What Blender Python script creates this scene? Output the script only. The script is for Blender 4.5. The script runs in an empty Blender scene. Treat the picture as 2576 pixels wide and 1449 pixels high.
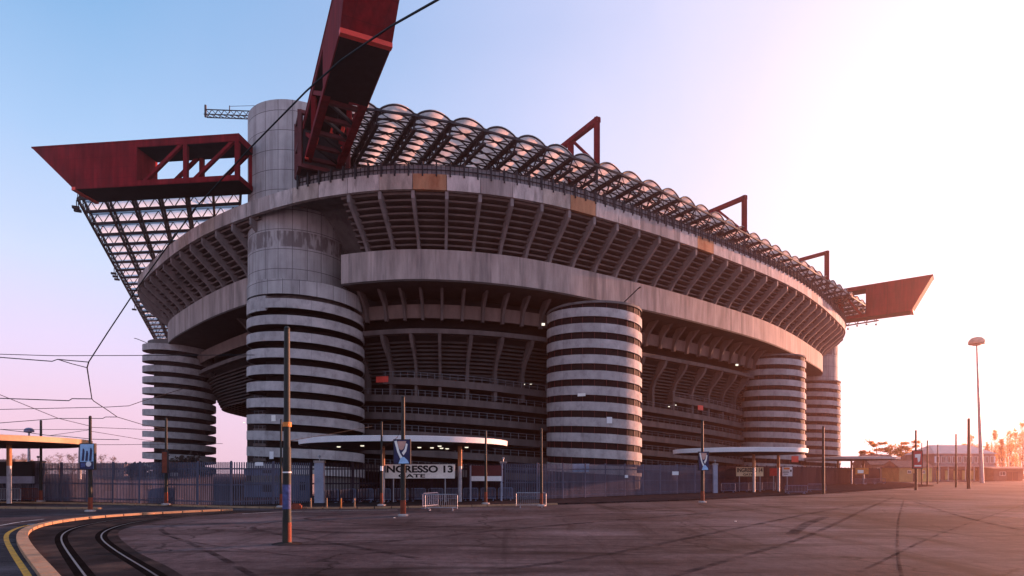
import bpy, math, random
import numpy as np
from mathutils import Vector
random.seed(7)
S = bpy.context.scene
COL = S.collection
PI = math.pi
R = math.radians

# ------------------------------------------------------------------ camera
F, XC, YH, EYE = 1500.0, 1288.0, 1185.0, 2.7      # focal length, centre and horizon in a 2576 px wide frame
cam = bpy.data.cameras.new('camera')
co = bpy.data.objects.new('camera', cam)
COL.objects.link(co)
co.location = (0, 0, EYE)
co.rotation_euler = (R(90), 0, 0)
cam.sensor_width = 36
cam.lens = 36 * F / 2576
cam.shift_y = (YH - 724.5) / 2576
cam.clip_start = .2
cam.clip_end = 8000
S.camera = co

# ------------------------------------------------------------------ light
SUN_AZ, SUN_EL = 59.0, 6.0
sd = (math.sin(R(SUN_AZ)) * math.cos(R(SUN_EL)), math.cos(R(SUN_AZ)) * math.cos(R(SUN_EL)), math.sin(R(SUN_EL)))
sl = bpy.data.lights.new('sun', 'SUN')
sl.energy = 5.0
sl.angle = R(.6)
sl.color = (1, .43, .27)
so = bpy.data.objects.new('sun', sl)
COL.objects.link(so)
so.rotation_euler = Vector(sd).to_track_quat('Z', 'Y').to_euler()

W = bpy.data.worlds.new('World')
S.world = W
W.use_nodes = True
nt = W.node_tree
nt.nodes.clear()


def N(tree, typ, **kw):
    n = tree.nodes.new(typ)
    for k, v in kw.items():
        if k == 'inp':
            for a, b in v.items():
                if isinstance(b, bpy.types.NodeSocket):
                    tree.links.new(b, n.inputs[a])
                else:
                    n.inputs[a].default_value = b
        else:
            setattr(n, k, v)
    return n


def M(tree, op, a, b=None, c=None, clamp=False):
    n = tree.nodes.new('ShaderNodeMath')
    n.operation = op
    n.use_clamp = clamp
    for i, v in enumerate((a, b, c)):
        if v is None:
            continue
        if isinstance(v, bpy.types.NodeSocket):
            tree.links.new(v, n.inputs[i])
        else:
            n.inputs[i].default_value = v
    return n.outputs[0]


def MIX(tree, fac, a, b, mode='MIX'):
    n = tree.nodes.new('ShaderNodeMix')
    n.data_type = 'RGBA'
    n.blend_type = mode
    for idx, v in ((0, fac), (6, a), (7, b)):
        if isinstance(v, bpy.types.NodeSocket):
            tree.links.new(v, n.inputs[idx])
        elif idx == 0:
            n.inputs[0].default_value = v
        else:
            n.inputs[idx].default_value = (*v, 1) if len(v) == 3 else v
    return n.outputs[2]


def RAMP(tree, fac, stops, interp='LINEAR'):
    n = tree.nodes.new('ShaderNodeValToRGB')
    cr = n.color_ramp
    cr.interpolation = interp
    while len(cr.elements) < len(stops):
        cr.elements.new(.5)
    for e, (p, c) in zip(cr.elements, stops):
        e.position = p
        e.color = (*c, 1) if not isinstance(c, float) else (c, c, c, 1)
    tree.links.new(fac, n.inputs[0])
    return n.outputs[0]


sky = N(nt, 'ShaderNodeTexSky', sky_type='NISHITA', sun_disc=False)
sky.sun_elevation = R(SUN_EL)
sky.sun_rotation = R(SUN_AZ)
sky.dust_density = 3.0
sky.air_density = 1.2
tc = N(nt, 'ShaderNodeTexCoord')
dirv = N(nt, 'ShaderNodeVectorMath', operation='NORMALIZE')
nt.links.new(tc.outputs['Generated'], dirv.inputs[0])
sep = N(nt, 'ShaderNodeSeparateXYZ')
nt.links.new(dirv.outputs[0], sep.inputs[0])
dot = N(nt, 'ShaderNodeVectorMath', operation='DOT_PRODUCT')
nt.links.new(dirv.outputs[0], dot.inputs[0])
dot.inputs[1].default_value = sd
cosang = dot.outputs['Value']
# twilight colours of the air: lavender at the horizon, blue overhead, pale round the sun
cloud = N(nt, 'ShaderNodeTexNoise', inp={'Vector': dirv.outputs[0], 'Scale': 2.2, 'Detail': 4.0, 'Roughness': .5})
zz = M(nt, 'ADD', sep.outputs['Z'], M(nt, 'MULTIPLY', M(nt, 'SUBTRACT', cloud.outputs[0], .5), .10))
base = RAMP(nt, zz, [(0.0, (1.0, .68, .82)), (.08, (.98, .74, .97)), (.17, (.86, .76, 1.06)), (.28, (.66, .77, 1.04)), (.42, (.40, .62, .95)), (.60, (.17, .42, .76))])
cloud2 = N(nt, 'ShaderNodeTexNoise', inp={'Vector': dirv.outputs[0], 'Scale': 3.4, 'Detail': 5.0, 'Roughness': .55, 'Distortion': .6})
cg = M(nt, 'ADD', cosang, M(nt, 'MULTIPLY', M(nt, 'SUBTRACT', cloud2.outputs[0], .5), .16))
glow = RAMP(nt, cg, [(.0, .05), (.30, .30), (.50, .52), (.70, .80), (.84, .95), (.93, 1.0)])
tint = RAMP(nt, cosang, [(.2, (.74, .74, 1.02)), (.50, (.84, .78, 1.06)), (.72, (1.0, .88, 1.09)), (.84, (1.16, 1.03, 1.2)), (.93, (1.6, 1.30, 1.45)), (1.0, (2.8, 1.9, 1.8))])
grad = MIX(nt, glow, base, tint)
grad10 = N(nt, 'ShaderNodeVectorMath', operation='SCALE')
nt.links.new(grad, grad10.inputs[0])
grad10.inputs['Scale'].default_value = 6.25
both = MIX(nt, .10, grad10.outputs[0], sky.outputs[0])
bg = N(nt, 'ShaderNodeBackground', inp={'Color': both, 'Strength': .06})
nt.links.new(bg.outputs[0], N(nt, 'ShaderNodeOutputWorld').inputs[0])

S.view_settings.view_transform = 'Standard'
S.view_settings.look = 'None'
S.view_settings.exposure = 1.6
S.view_settings.gamma = 1
S.cycles.max_bounces = 5
S.cycles.diffuse_bounces = 2
S.cycles.transparent_max_bounces = 12

# ------------------------------------------------------------------ materials
MATS = {}


def newmat(name):
    m = bpy.data.materials.new(name)
    m.use_nodes = True
    t = m.node_tree
    p = t.nodes['Principled BSDF']
    p.inputs['Specular IOR Level'].default_value = .25
    MATS[name] = m
    return m, t, p


def surf(name, base, var=.2, scale=.6, stretch=(1, 1, 1), rough=.8, bump=0., metal=0., fine=.1, spec=.25, stain=None):
    """painted / mineral surface: two scales of noise, optional stains of another colour"""
    m, t, p = newmat(name)
    tc = N(t, 'ShaderNodeTexCoord')
    mp = N(t, 'ShaderNodeMapping', inp={'Vector': tc.outputs['Object'], 'Scale': stretch})
    n1 = N(t, 'ShaderNodeTexNoise', inp={'Vector': mp.outputs[0], 'Scale': scale, 'Detail': 6.0, 'Roughness': .62})
    n2 = N(t, 'ShaderNodeTexNoise', inp={'Vector': tc.outputs['Object'], 'Scale': 14.0, 'Detail': 3.0})
    lo = tuple(c * (1 - var) for c in base)
    hi = tuple(c * (1 + var) for c in base)
    c = RAMP(t, n1.outputs[0], [(.3, lo), (.7, hi)])
    g = RAMP(t, n2.outputs[0], [(.3, 1 - fine), (.7, 1 + fine * .5)])
    c = MIX(t, 1.0, c, g, 'MULTIPLY')
    if stain:
        col, amt, sc, st = stain
        mp2 = N(t, 'ShaderNodeMapping', inp={'Vector': tc.outputs['Object'], 'Scale': st, 'Location': (3.1, 7.7, 1.3)})
        n3 = N(t, 'ShaderNodeTexNoise', inp={'Vector': mp2.outputs[0], 'Scale': sc, 'Detail': 5.0, 'Roughness': .6})
        f = RAMP(t, n3.outputs[0], [(.5, 0.0), (.72, amt)])
        c = MIX(t, f, c, col)
    t.links.new(c, p.inputs['Base Color'])
    p.inputs['Roughness'].default_value = rough
    p.inputs['Metallic'].default_value = metal
    p.inputs['Specular IOR Level'].default_value = spec
    if bump:
        b = N(t, 'ShaderNodeBump', inp={'Height': n2.outputs[0], 'Strength': bump, 'Distance': .05})
        t.links.new(b.outputs[0], p.inputs['Normal'])
    return m


def emit(name, col, strength):
    m, t, p = newmat(name)
    p.inputs['Base Color'].default_value = (*col, 1)
    p.inputs['Emission Color'].default_value = (*col, 1)
    p.inputs['Emission Strength'].default_value = strength
    return m


def translucent(name, col, tcol, mix=.55, scale=.5, var=.2):
    m, t, p = newmat(name)
    tc = N(t, 'ShaderNodeTexCoord')
    n1 = N(t, 'ShaderNodeTexNoise', inp={'Vector': tc.outputs['Object'], 'Scale': scale, 'Detail': 5.0, 'Roughness': .65})
    c = RAMP(t, n1.outputs[0], [(.3, tuple(x * (1 - var) for x in col)), (.7, tuple(x * (1 + var) for x in col))])
    c2 = RAMP(t, n1.outputs[0], [(.3, tuple(x * (1 - var) for x in tcol)), (.7, tuple(x * (1 + var) for x in tcol))])
    d = N(t, 'ShaderNodeBsdfDiffuse', inp={'Color': c})
    tr = N(t, 'ShaderNodeBsdfTranslucent', inp={'Color': c2})
    ms = N(t, 'ShaderNodeMixShader', inp={0: mix})
    t.links.new(d.outputs[0], ms.inputs[1])
    t.links.new(tr.outputs[0], ms.inputs[2])
    t.links.new(ms.outputs[0], t.nodes['Material Output'].inputs[0])
    return m


DK = (.075, .065, .07)
CON = surf('concrete', (.36, .30, .285), .36, .7, (1, 1, .16), .88, .25, stain=((.15, .13, .13), .95, .6, (1.6, 1.6, .12)))
CON_B = surf('concrete_pale', (.48, .415, .40), .34, .9, (1, 1, .3), .88, .25, stain=((.2, .17, .16), .95, .8, (1.4, 1.4, .35)))
CON_C = surf('concrete_warm', (.39, .32, .285), .36, .9, (1, 1, .3), .88, .25, stain=((.2, .16, .15), .95, .7, (1.4, 1.4, .4)))
CON_R = surf('concrete_rusty', (.40, .20, .11), .25, .8, (1, 1, .3), .88, .25, stain=((.26, .085, .04), .95, .55, (1, 1, .5)))
CON_D = surf('concrete_grimy', (.15, .14, .137), .3, .5, (1, 1, .2), .9, .2, stain=(DK, .8, .6, (1.5, 1.5, .15)))
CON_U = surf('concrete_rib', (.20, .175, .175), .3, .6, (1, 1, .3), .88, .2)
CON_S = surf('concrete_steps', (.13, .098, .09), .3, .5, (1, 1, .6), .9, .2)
CON_T = surf('terrace_concrete', (.12, .092, .086), .3, .6, (1, 1, .3), .9, .2, stain=((.07, .055, .05), .8, .6, (1.4, 1.4, .3)))
CON_P = surf('brown_panel_concrete', (.17, .115, .10), .3, .6, (1, 1, .3), .9, .2)
RAILG = surf('dull_railing', (.15, .145, .16), .25, 2., rough=.7)
CON_I = surf('concrete_inner_shaded', (.05, .04, .038), .3, .5, (1, 1, .3), .9, .2)  # shade under the stands put into the concrete colour
BLACKC = surf('concrete_gap_shade', (.018, .016, .017), .3, .5, (1, 1, .3), .95)  # shade of the gaps between decks put into the concrete colour
RED = surf('red_paint', (.19, .011, .016), .3, .35, (1, 1, .5), .8, .1, spec=.08, stain=((.15, .022, .03), .8, .4, (1, 1, .5)))
t = RED.node_tree
p_ = t.nodes['Principled BSDF']
src_ = p_.inputs['Base Color'].links[0].from_socket
tc_ = N(t, 'ShaderNodeTexCoord')
s_ = N(t, 'ShaderNodeSeparateXYZ', inp={'Vector': tc_.outputs['Object']})
jx = M(t, 'LESS_THAN', M(t, 'FRACT', M(t, 'DIVIDE', M(t, 'ADD', s_.outputs['X'], M(t, 'MULTIPLY', s_.outputs['Y'], .8)), 3.3)), .02)
jz = M(t, 'LESS_THAN', M(t, 'FRACT', M(t, 'DIVIDE', s_.outputs['Z'], 1.45)), .03)
nz = N(t, 'ShaderNodeTexNoise', inp={'Vector': N(t, 'ShaderNodeMapping', inp={'Vector': tc_.outputs['Object'], 'Scale': (1.5, 1.5, .15)}).outputs[0], 'Scale': 1.4, 'Detail': 5.0})
c_ = MIX(t, 1.0, src_, RAMP(t, nz.outputs[0], [(.3, .7), (.7, 1.2)]), 'MULTIPLY')
c_ = MIX(t, M(t, 'MULTIPLY', M(t, 'MAXIMUM', jx, jz), .5), c_, (.05, .008, .01))
t.links.new(c_, p_.inputs['Base Color'])
RED_B = surf('bright_red_paint', (.70, .07, .05), .2, .4, (1, 1, 1), .5)  # bright red; also paints the sunlit lip of the roof beams
STEEL = surf('dark_steel', (.022, .022, .026), .3, 1., rough=.6)
STEEL_R = surf('dark_red_steel', (.10, .022, .024), .3, 1., rough=.6)
GALV = surf('galvanised_steel', (.30, .31, .35), .25, 2., rough=.45, metal=.4)
FENCE = surf('blue_grey_fence_paint', (.10, .10, .14), .3, .9, (1, 1, .2), 1.0, spec=0.)
PLATE = surf('grey_mesh_plate', (.19, .18, .19), .25, 1.2, rough=.7)
GLASS = surf('dark_glazing', (.012, .010, .012), .4, .6, rough=.7, spec=.04)
WHITE = surf('white_paint', (.74, .74, .76), .08, .7, (1, 1, .3), .5)
CREAM = surf('sign_white', (.86, .83, .77), .1, .9, rough=.6)
BLACK = surf('black_lettering', (.012, .012, .014), .1, 1., rough=.6)
POLE = surf('green_black_pole_paint', (.018, .022, .02), .35, 1.4, (1, 1, .4), .6, stain=((.06, .042, .025), .6, 2.2, (1, 1, .5)))
RED_ORANGE = surf('red_orange', (.19, .042, .022), .35, 3., rough=.75)
ORANGE = surf('orange_paint', (.62, .21, .05), .2, 2., rough=.7)
BLUEP = surf('blue_poster_paper', (.07, .085, .22), .5, 6., rough=.7)
BLUEH = surf('blue_hoarding', (.11, .125, .20), .3, .5, (1, 1, .2), .8)
BLUEB = surf('blue_panel', (.08, .12, .32), .3, 1., rough=.6)
VAULT = translucent('milky_polycarbonate', (.56, .50, .48), (.74, .60, .55), .5, .6, .34)
VAULT2 = translucent('white_polycarbonate', (.58, .68, .78), (.78, .90, .98), .6, .35, .12)
LAMP = emit('lit_lamp', (1, .93, .72), .4)
BRICK = surf('ochre_plaster', (.50, .30, .13), .18, .6, rough=.9)
YEL = surf('yellow_plaster', (.60, .45, .17), .15, .6, rough=.9)
PLAS = surf('pale_plaster', (.25, .21, .21), .15, .6, rough=.9)
TILE = surf('roof_tiles', (.26, .14, .11), .3, 1.5, rough=.9)
SHEET = surf('pale_roof_sheet', (.50, .44, .42), .15, .8, rough=.7)
WIN = surf('window_dark', (.03, .028, .032), .3, 1., rough=.25, spec=.4)
BARK = surf('bark', (.16, .095, .06), .3, 2., rough=.9)
LEAF_O = translucent('backlit_orange_leaf', (.30, .15, .05), (.85, .42, .12), .6, .6, .35)  # leaf quads added to bare poplars; orange flare put into the colour
LEAF_Y = translucent('backlit_yellow_leaf', (.34, .20, .08), (.95, .62, .24), .6, .6, .35)  # yellow glare of the low sun put into the leaf colour
LEAF_D = translucent('dull_winter_leaf', (.07, .055, .05), (.09, .06, .05), .4, .6, .35)
YLINE = surf('yellow_road_paint', (.62, .27, .02), .3, 2.5, rough=.8, stain=((.12, .09, .07), .9, 3., (1, 1, 1)))
WLINE = surf('white_road_paint', (.5, .48, .47), .3, 2.5, rough=.8, stain=((.09, .08, .08), .95, 3., (1, 1, 1)))
KERB = surf('kerb_stone', (.34, .205, .12), .25, 1.2, rough=.85, bump=.3)
PAVE = surf('pavement_asphalt', (.042, .029, .029), .4, .7, rough=1.0, bump=.3, spec=.0)
TRACK = surf('track_asphalt', (.020, .016, .017), .6, .9, spec=.03, rough=.95, bump=.4, stain=((.09, .06, .05), .8, .5, (1, 1, 1)))
SKIN = surf('printed_skin', (.55, .30, .24), .2, 4., rough=.6)
NAVY = surf('navy_print', (.022, .026, .08), .3, 3., rough=.5)
SKYB = surf('sky_blue_print', (.35, .55, .80), .15, 3., rough=.6)
REDPR = surf('red_print', (.45, .04, .04), .25, 3., rough=.6)
RAIL = surf('worn_rail_steel', (.09, .085, .09), .35, 3., rough=.4, metal=.5)


def asphalt():
    m, t, p = newmat('asphalt')
    tc = N(t, 'ShaderNodeTexCoord')
    o = tc.outputs['Object']
    n1 = N(t, 'ShaderNodeTexNoise', inp={'Vector': o, 'Scale': .11, 'Detail': 7.0, 'Roughness': .6})
    mp = N(t, 'ShaderNodeMapping', inp={'Vector': o, 'Scale': (.10, .55, 1), 'Rotation': (0, 0, R(-14))})
    n2 = N(t, 'ShaderNodeTexNoise', inp={'Vector': mp.outputs[0], 'Scale': .9, 'Detail': 6.0, 'Roughness': .65, 'Distortion': 1.2})
    mp3 = N(t, 'ShaderNodeMapping', inp={'Vector': o, 'Scale': (.9, .07, 1), 'Rotation': (0, 0, R(28))})
    n3 = N(t, 'ShaderNodeTexNoise', inp={'Vector': mp3.outputs[0], 'Scale': .6, 'Detail': 5.0, 'Roughness': .6, 'Distortion': .8})
    nf = N(t, 'ShaderNodeTexNoise', inp={'Vector': o, 'Scale': 26.0, 'Detail': 3.0, 'Roughness': .7})
    nm = N(t, 'ShaderNodeTexNoise', inp={'Vector': o, 'Scale': 3.2, 'Detail': 4.0, 'Roughness': .7})
    c = RAMP(t, n1.outputs[0], [(.34, (.034, .024, .027)), (.50, (.066, .051, .056)), (.66, (.112, .092, .102))])
    c = MIX(t, 1.0, c, RAMP(t, n2.outputs[0], [(.32, .30), (.45, .85), (.70, 1.4)]), 'MULTIPLY')
    c = MIX(t, 1.0, c, RAMP(t, n3.outputs[0], [(.32, .45), (.43, 1.0), (.75, 1.2)]), 'MULTIPLY')
    c = MIX(t, 1.0, c, RAMP(t, nm.outputs[0], [(.3, .66), (.7, 1.25)]), 'MULTIPLY')
    c = MIX(t, 1.0, c, RAMP(t, nf.outputs[0], [(.28, .5), (.72, 1.45)]), 'MULTIPLY')
    # long thin cracks
    vo = N(t, 'ShaderNodeTexVoronoi', feature='DISTANCE_TO_EDGE', inp={'Scale': .075})
    wob = N(t, 'ShaderNodeTexNoise', inp={'Vector': o, 'Scale': .35, 'Detail': 5.0})
    wv = N(t, 'ShaderNodeVectorMath', operation='ADD')
    ws = N(t, 'ShaderNodeVectorMath', operation='SCALE')
    t.links.new(wob.outputs['Color'], ws.inputs[0])
    ws.inputs['Scale'].default_value = 5.0
    t.links.new(o, wv.inputs[0])
    t.links.new(ws.outputs[0], wv.inputs[1])
    t.links.new(wv.outputs[0], vo.inputs['Vector'])
    cr = RAMP(t, vo.outputs['Distance'], [(.0, .35), (.004, .6), (.009, 1.0)])
    c = MIX(t, 1.0, c, cr, 'MULTIPLY')
    t.links.new(c, p.inputs['Base Color'])
    p.inputs['Roughness'].default_value = .95
    p.inputs['Specular IOR Level'].default_value = .05
    b = N(t, 'ShaderNodeBump', inp={'Height': nf.outputs[0], 'Strength': .5, 'Distance': .03})
    t.links.new(b.outputs[0], p.inputs['Normal'])
    return m


ASPH = asphalt()


def skid():
    m, t, p = newmat('tyre_rubber_marks')
    tc = N(t, 'ShaderNodeTexCoord')
    n1 = N(t, 'ShaderNodeTexNoise', inp={'Vector': tc.outputs['Object'], 'Scale': .9, 'Detail': 6.0, 'Roughness': .7})
    a = RAMP(t, n1.outputs[0], [(.40, 0.0), (.66, .62)])
    p.inputs['Base Color'].default_value = (.018, .015, .017, 1)
    p.inputs['Roughness'].default_value = 1.0
    p.inputs['Specular IOR Level'].default_value = 0
    t.links.new(a, p.inputs['Alpha'])
    return m


SKID = skid()


def tower_wall():
    """cast panels round a cylinder: thin joints, vertical streaks, one row with dark weathering"""
    m, t, p = newmat('tower_concrete_panels')
    tc = N(t, 'ShaderNodeTexCoord')
    o = tc.outputs['Object']
    s = N(t, 'ShaderNodeSeparateXYZ', inp={'Vector': o})
    ang = M(t, 'MULTIPLY', M(t, 'ARCTAN2', s.outputs['Y'], s.outputs['X']), 23 / (2 * PI))
    fa = M(t, 'FRACT', ang)
    fz = M(t, 'FRACT', M(t, 'DIVIDE', M(t, 'SUBTRACT', s.outputs['Z'], 29.75), 2.65))
    ja = M(t, 'LESS_THAN', fa, .035)
    jz = M(t, 'LESS_THAN', fz, .03)
    j = M(t, 'MAXIMUM', ja, jz)
    comb = N(t, 'ShaderNodeCombineXYZ', inp={'X': ang, 'Y': M(t, 'MULTIPLY', s.outputs['Z'], .045)})
    st = N(t, 'ShaderNodeTexNoise', inp={'Vector': comb.outputs[0], 'Scale': 2.1, 'Detail': 5.0, 'Roughness': .6})
    big = N(t, 'ShaderNodeTexNoise', inp={'Vector': o, 'Scale': .35, 'Detail': 6.0, 'Roughness': .65})
    cell = N(t, 'ShaderNodeTexWhiteNoise', noise_dimensions='2D')
    cv = N(t, 'ShaderNodeCombineXYZ', inp={'X': M(t, 'FLOOR', ang), 'Y': M(t, 'FLOOR', M(t, 'DIVIDE', M(t, 'SUBTRACT', s.outputs['Z'], 29.75), 2.65))})
    t.links.new(cv.outputs[0], cell.inputs['Vector'])
    c = RAMP(t, st.outputs[0], [(.3, (.26, .24, .245)), (.5, (.40, .38, .38)), (.7, (.46, .44, .435))])
    c = MIX(t, 1.0, c, RAMP(t, big.outputs[0], [(.3, .8), (.7, 1.1)]), 'MULTIPLY')
    c = MIX(t, 1.0, c, RAMP(t, cell.outputs[0], [(0., .88), (1., 1.06)]), 'MULTIPLY')
    comb2 = N(t, 'ShaderNodeCombineXYZ', inp={'X': ang, 'Y': M(t, 'MULTIPLY', s.outputs['Z'], .12), 'Z': 4.0})
    st2 = N(t, 'ShaderNodeTexNoise', inp={'Vector': comb2.outputs[0], 'Scale': 3.4, 'Detail': 3.0})
    row = M(t, 'MULTIPLY', M(t, 'GREATER_THAN', s.outputs['Z'], 32.75), M(t, 'LESS_THAN', s.outputs['Z'], 34.85))
    dirt = M(t, 'MULTIPLY', row, RAMP(t, st2.outputs[0], [(.42, 0.0), (.55, .85)]))
    c = MIX(t, dirt, c, (.14, .115, .115))
    c = MIX(t, j, c, (.11, .10, .11))
    t.links.new(c, p.inputs['Base Color'])
    p.inputs['Roughness'].default_value = .85
    return m


TOWERW = tower_wall()


def ramp_wall():
    m, t, p = newmat('ramp_concrete')
    tc = N(t, 'ShaderNodeTexCoord')
    o = tc.outputs['Object']
    s = N(t, 'ShaderNodeSeparateXYZ', inp={'Vector': o})
    ang = M(t, 'MULTIPLY', M(t, 'ARCTAN2', s.outputs['Y'], s.outputs['X']), 16 / (2 * PI))
    j = M(t, 'LESS_THAN', M(t, 'FRACT', ang), .014)
    comb = N(t, 'ShaderNodeCombineXYZ', inp={'X': ang, 'Y': M(t, 'MULTIPLY', s.outputs['Z'], .25)})
    st = N(t, 'ShaderNodeTexNoise', inp={'Vector': comb.outputs[0], 'Scale': 3.0, 'Detail': 6.0, 'Roughness': .65})
    c = RAMP(t, st.outputs[0], [(.28, (.27, .245, .25)), (.5, (.42, .39, .39)), (.72, (.49, .455, .45))])
    bg_ = N(t, 'ShaderNodeTexNoise', inp={'Vector': o, 'Scale': .45, 'Detail': 6.0, 'Roughness': .7})
    c = MIX(t, 1.0, c, RAMP(t, bg_.outputs[0], [(.3, .78), (.65, 1.08)]), 'MULTIPLY')
    fz2 = M(t, 'FRACT', M(t, 'MULTIPLY', ang, 1.0))
    pv_ = N(t, 'ShaderNodeTexWhiteNoise', noise_dimensions='2D')
    cv_ = N(t, 'ShaderNodeCombineXYZ', inp={'X': M(t, 'FLOOR', ang), 'Y': M(t, 'FLOOR', M(t, 'DIVIDE', s.outputs['Z'], 2.13))})
    t.links.new(cv_.outputs[0], pv_.inputs['Vector'])
    c = MIX(t, 1.0, c, RAMP(t, pv_.outputs[0], [(0., .86), (1., 1.08)]), 'MULTIPLY')
    c = MIX(t, M(t, 'MULTIPLY', j, .6), c, (.14, .13, .14))
    t.links.new(c, p.inputs['Base Color'])
    p.inputs['Roughness'].default_value = .85
    return m


RAMPW = ramp_wall()

# ------------------------------------------------------------------ mesh helpers


class MB:
    def __init__(s):
        s.v, s.f = [], []

    def add(s, vs, fs):
        b = len(s.v)
        s.v += [tuple(map(float, q)) for q in vs]
        s.f += [tuple(b + i for i in q) for q in fs]
        return s

    def box(s, c, d, rz=0.0):
        cx, cy, cz = c
        hx, hy, hz = d[0] / 2, d[1] / 2, d[2] / 2
        ca, sa = math.cos(rz), math.sin(rz)
        vs = []
        for z in (-hz, hz):
            for x, y in ((-hx, -hy), (hx, -hy), (hx, hy), (-hx, hy)):
                vs.append((cx + x * ca - y * sa, cy + x * sa + y * ca, cz + z))
        return s.add(vs, [(3, 2, 1, 0), (4, 5, 6, 7), (0, 1, 5, 4), (1, 2, 6, 5), (2, 3, 7, 6), (3, 0, 4, 7)])

    def bar(s, a, b, w, h=None):
        a, b = Vector(a), Vector(b)
        h = h or w
        d = (b - a)
        if d.length < 1e-6:
            return s
        d.normalize()
        up = Vector((0, 0, 1)) if abs(d.z) < .95 else Vector((0, 1, 0))
        x = d.cross(up).normalized()
        y = x.cross(d).normalized()
        vs = [p + x * (sx * w / 2) + y * (sy * h / 2) for p in (a, b) for sx, sy in ((-1, -1), (1, -1), (1, 1), (-1, 1))]
        return s.add(vs, [(0, 1, 2, 3), (7, 6, 5, 4), (1, 0, 4, 5), (2, 1, 5, 6), (3, 2, 6, 7), (0, 3, 7, 4)])

    def tube(s, pts, r, n=6, cap=True):
        pts = [Vector(p) for p in pts]
        rs = r if isinstance(r, (list, tuple)) else [r] * len(pts)
        vs = []
        for i, p in enumerate(pts):
            d = (pts[min(i + 1, len(pts) - 1)] - pts[max(i - 1, 0)]).normalized()
            up = Vector((0, 0, 1)) if abs(d.z) < .95 else Vector((0, 1, 0))
            x = d.cross(up).normalized()
            y = x.cross(d).normalized()
            for k in range(n):
                a = 2 * PI * k / n
                vs.append(p + (x * math.cos(a) + y * math.sin(a)) * rs[i])
        fs = []
        for i in range(len(pts) - 1):
            for k in range(n):
                k2 = (k + 1) % n
                fs.append((i * n + k2, i * n + k, (i + 1) * n + k, (i + 1) * n + k2))
        if cap:
            fs.append(tuple(range(n)))
            fs.append(tuple((len(pts) - 1) * n + k for k in reversed(range(n))))
        return s.add(vs, fs)

    def lathe(s, c, prof, n=32, a0=0., a1=2 * PI):
        """prof: (radius, z) list, round a vertical axis at c"""
        full = abs(a1 - a0 - 2 * PI) < 1e-6
        m = n if full else n + 1
        vs = []
        for r, z in prof:
            for k in range(m):
                a = a0 + (a1 - a0) * k / n
                vs.append((c[0] + r * math.cos(a), c[1] + r * math.sin(a), (c[2] if len(c) > 2 else 0) + z))
        fs = []
        for i in range(len(prof) - 1):
            for k in range(n):
                k2 = (k + 1) % m
                fs.append((i * m + k, i * m + k2, (i + 1) * m + k2, (i + 1) * m + k))
        return s.add(vs, fs)

    def prism(s, poly, z0, z1):
        n = len(poly)
        vs = [(x, y, z0) for x, y in poly] + [(x, y, z1) for x, y in poly]
        fs = [tuple(reversed(range(n))), tuple(range(n, 2 * n))]
        for i in range(n):
            j = (i + 1) % n
            fs.append((i, j, n + j, n + i))
        return s.add(vs, fs)

    def hull(s, quad_a, quad_b):
        """solid between two matching polygons of points"""
        n = len(quad_a)
        fs = [tuple(reversed(range(n))), tuple(range(n, 2 * n))]
        for i in range(n):
            j = (i + 1) % n
            fs.append((i, j, n + j, n + i))
        return s.add(list(quad_a) + list(quad_b), fs)

    def sheet(s, rows):
        m = len(rows[0])
        vs = [p for r in rows for p in r]
        fs = []
        for i in range(len(rows) - 1):
            for k in range(m - 1):
                fs.append((i * m + k, i * m + k + 1, (i + 1) * m + k + 1, (i + 1) * m + k))
        return s.add(vs, fs)

    def build(s, name, mat, parent=None, origin=None, smooth=True):
        po = Vector(ORG[parent]) if parent is not None else Vector((0, 0, 0))
        o = Vector(origin) if origin is not None else po
        me = bpy.data.meshes.new(name)
        me.from_pydata([(x - o.x, y - o.y, z - o.z) for x, y, z in s.v], [], s.f)
        me.materials.append(mat)
        me.update()
        if smooth:
            me.polygons.foreach_set('use_smooth', [True] * len(me.polygons))
            me.set_sharp_from_angle(angle=R(32))
        ob = bpy.data.objects.new(name, me)
        COL.objects.link(ob)
        if parent is not None:
            ob.parent = parent
        ob.location = o - po
        ORG[ob] = tuple(o)
        return ob


ORG = {}


def tag(o, label=None, cat=None, group=None, kind=None):
    for k, v in (('label', label), ('category', cat), ('group', group), ('kind', kind)):
        if v:
            o[k] = v
    return o


def thing(name, label, cat, loc=(0, 0, 0), group=None):
    o = bpy.data.objects.new(name, None)
    COL.objects.link(o)
    o.location = loc
    ORG[o] = tuple(loc)
    o.empty_display_size = .1
    return tag(o, label, cat, group)


def P(x, y, d):
    """point seen at pixel (x, y) of the 2576 px frame at distance d in front of the camera"""
    return ((x - XC) / F * d, d, EYE + (YH - y) / F * d)


def G(x, y, z=0.0):
    """ground point (height z) seen at pixel (x, y)"""
    d = F * (EYE - z) / (y - YH)
    return ((x - XC) / F * d, d, z)


def XD(x, d, z=0.0):
    return ((x - XC) / F * d, d, z)


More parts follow.
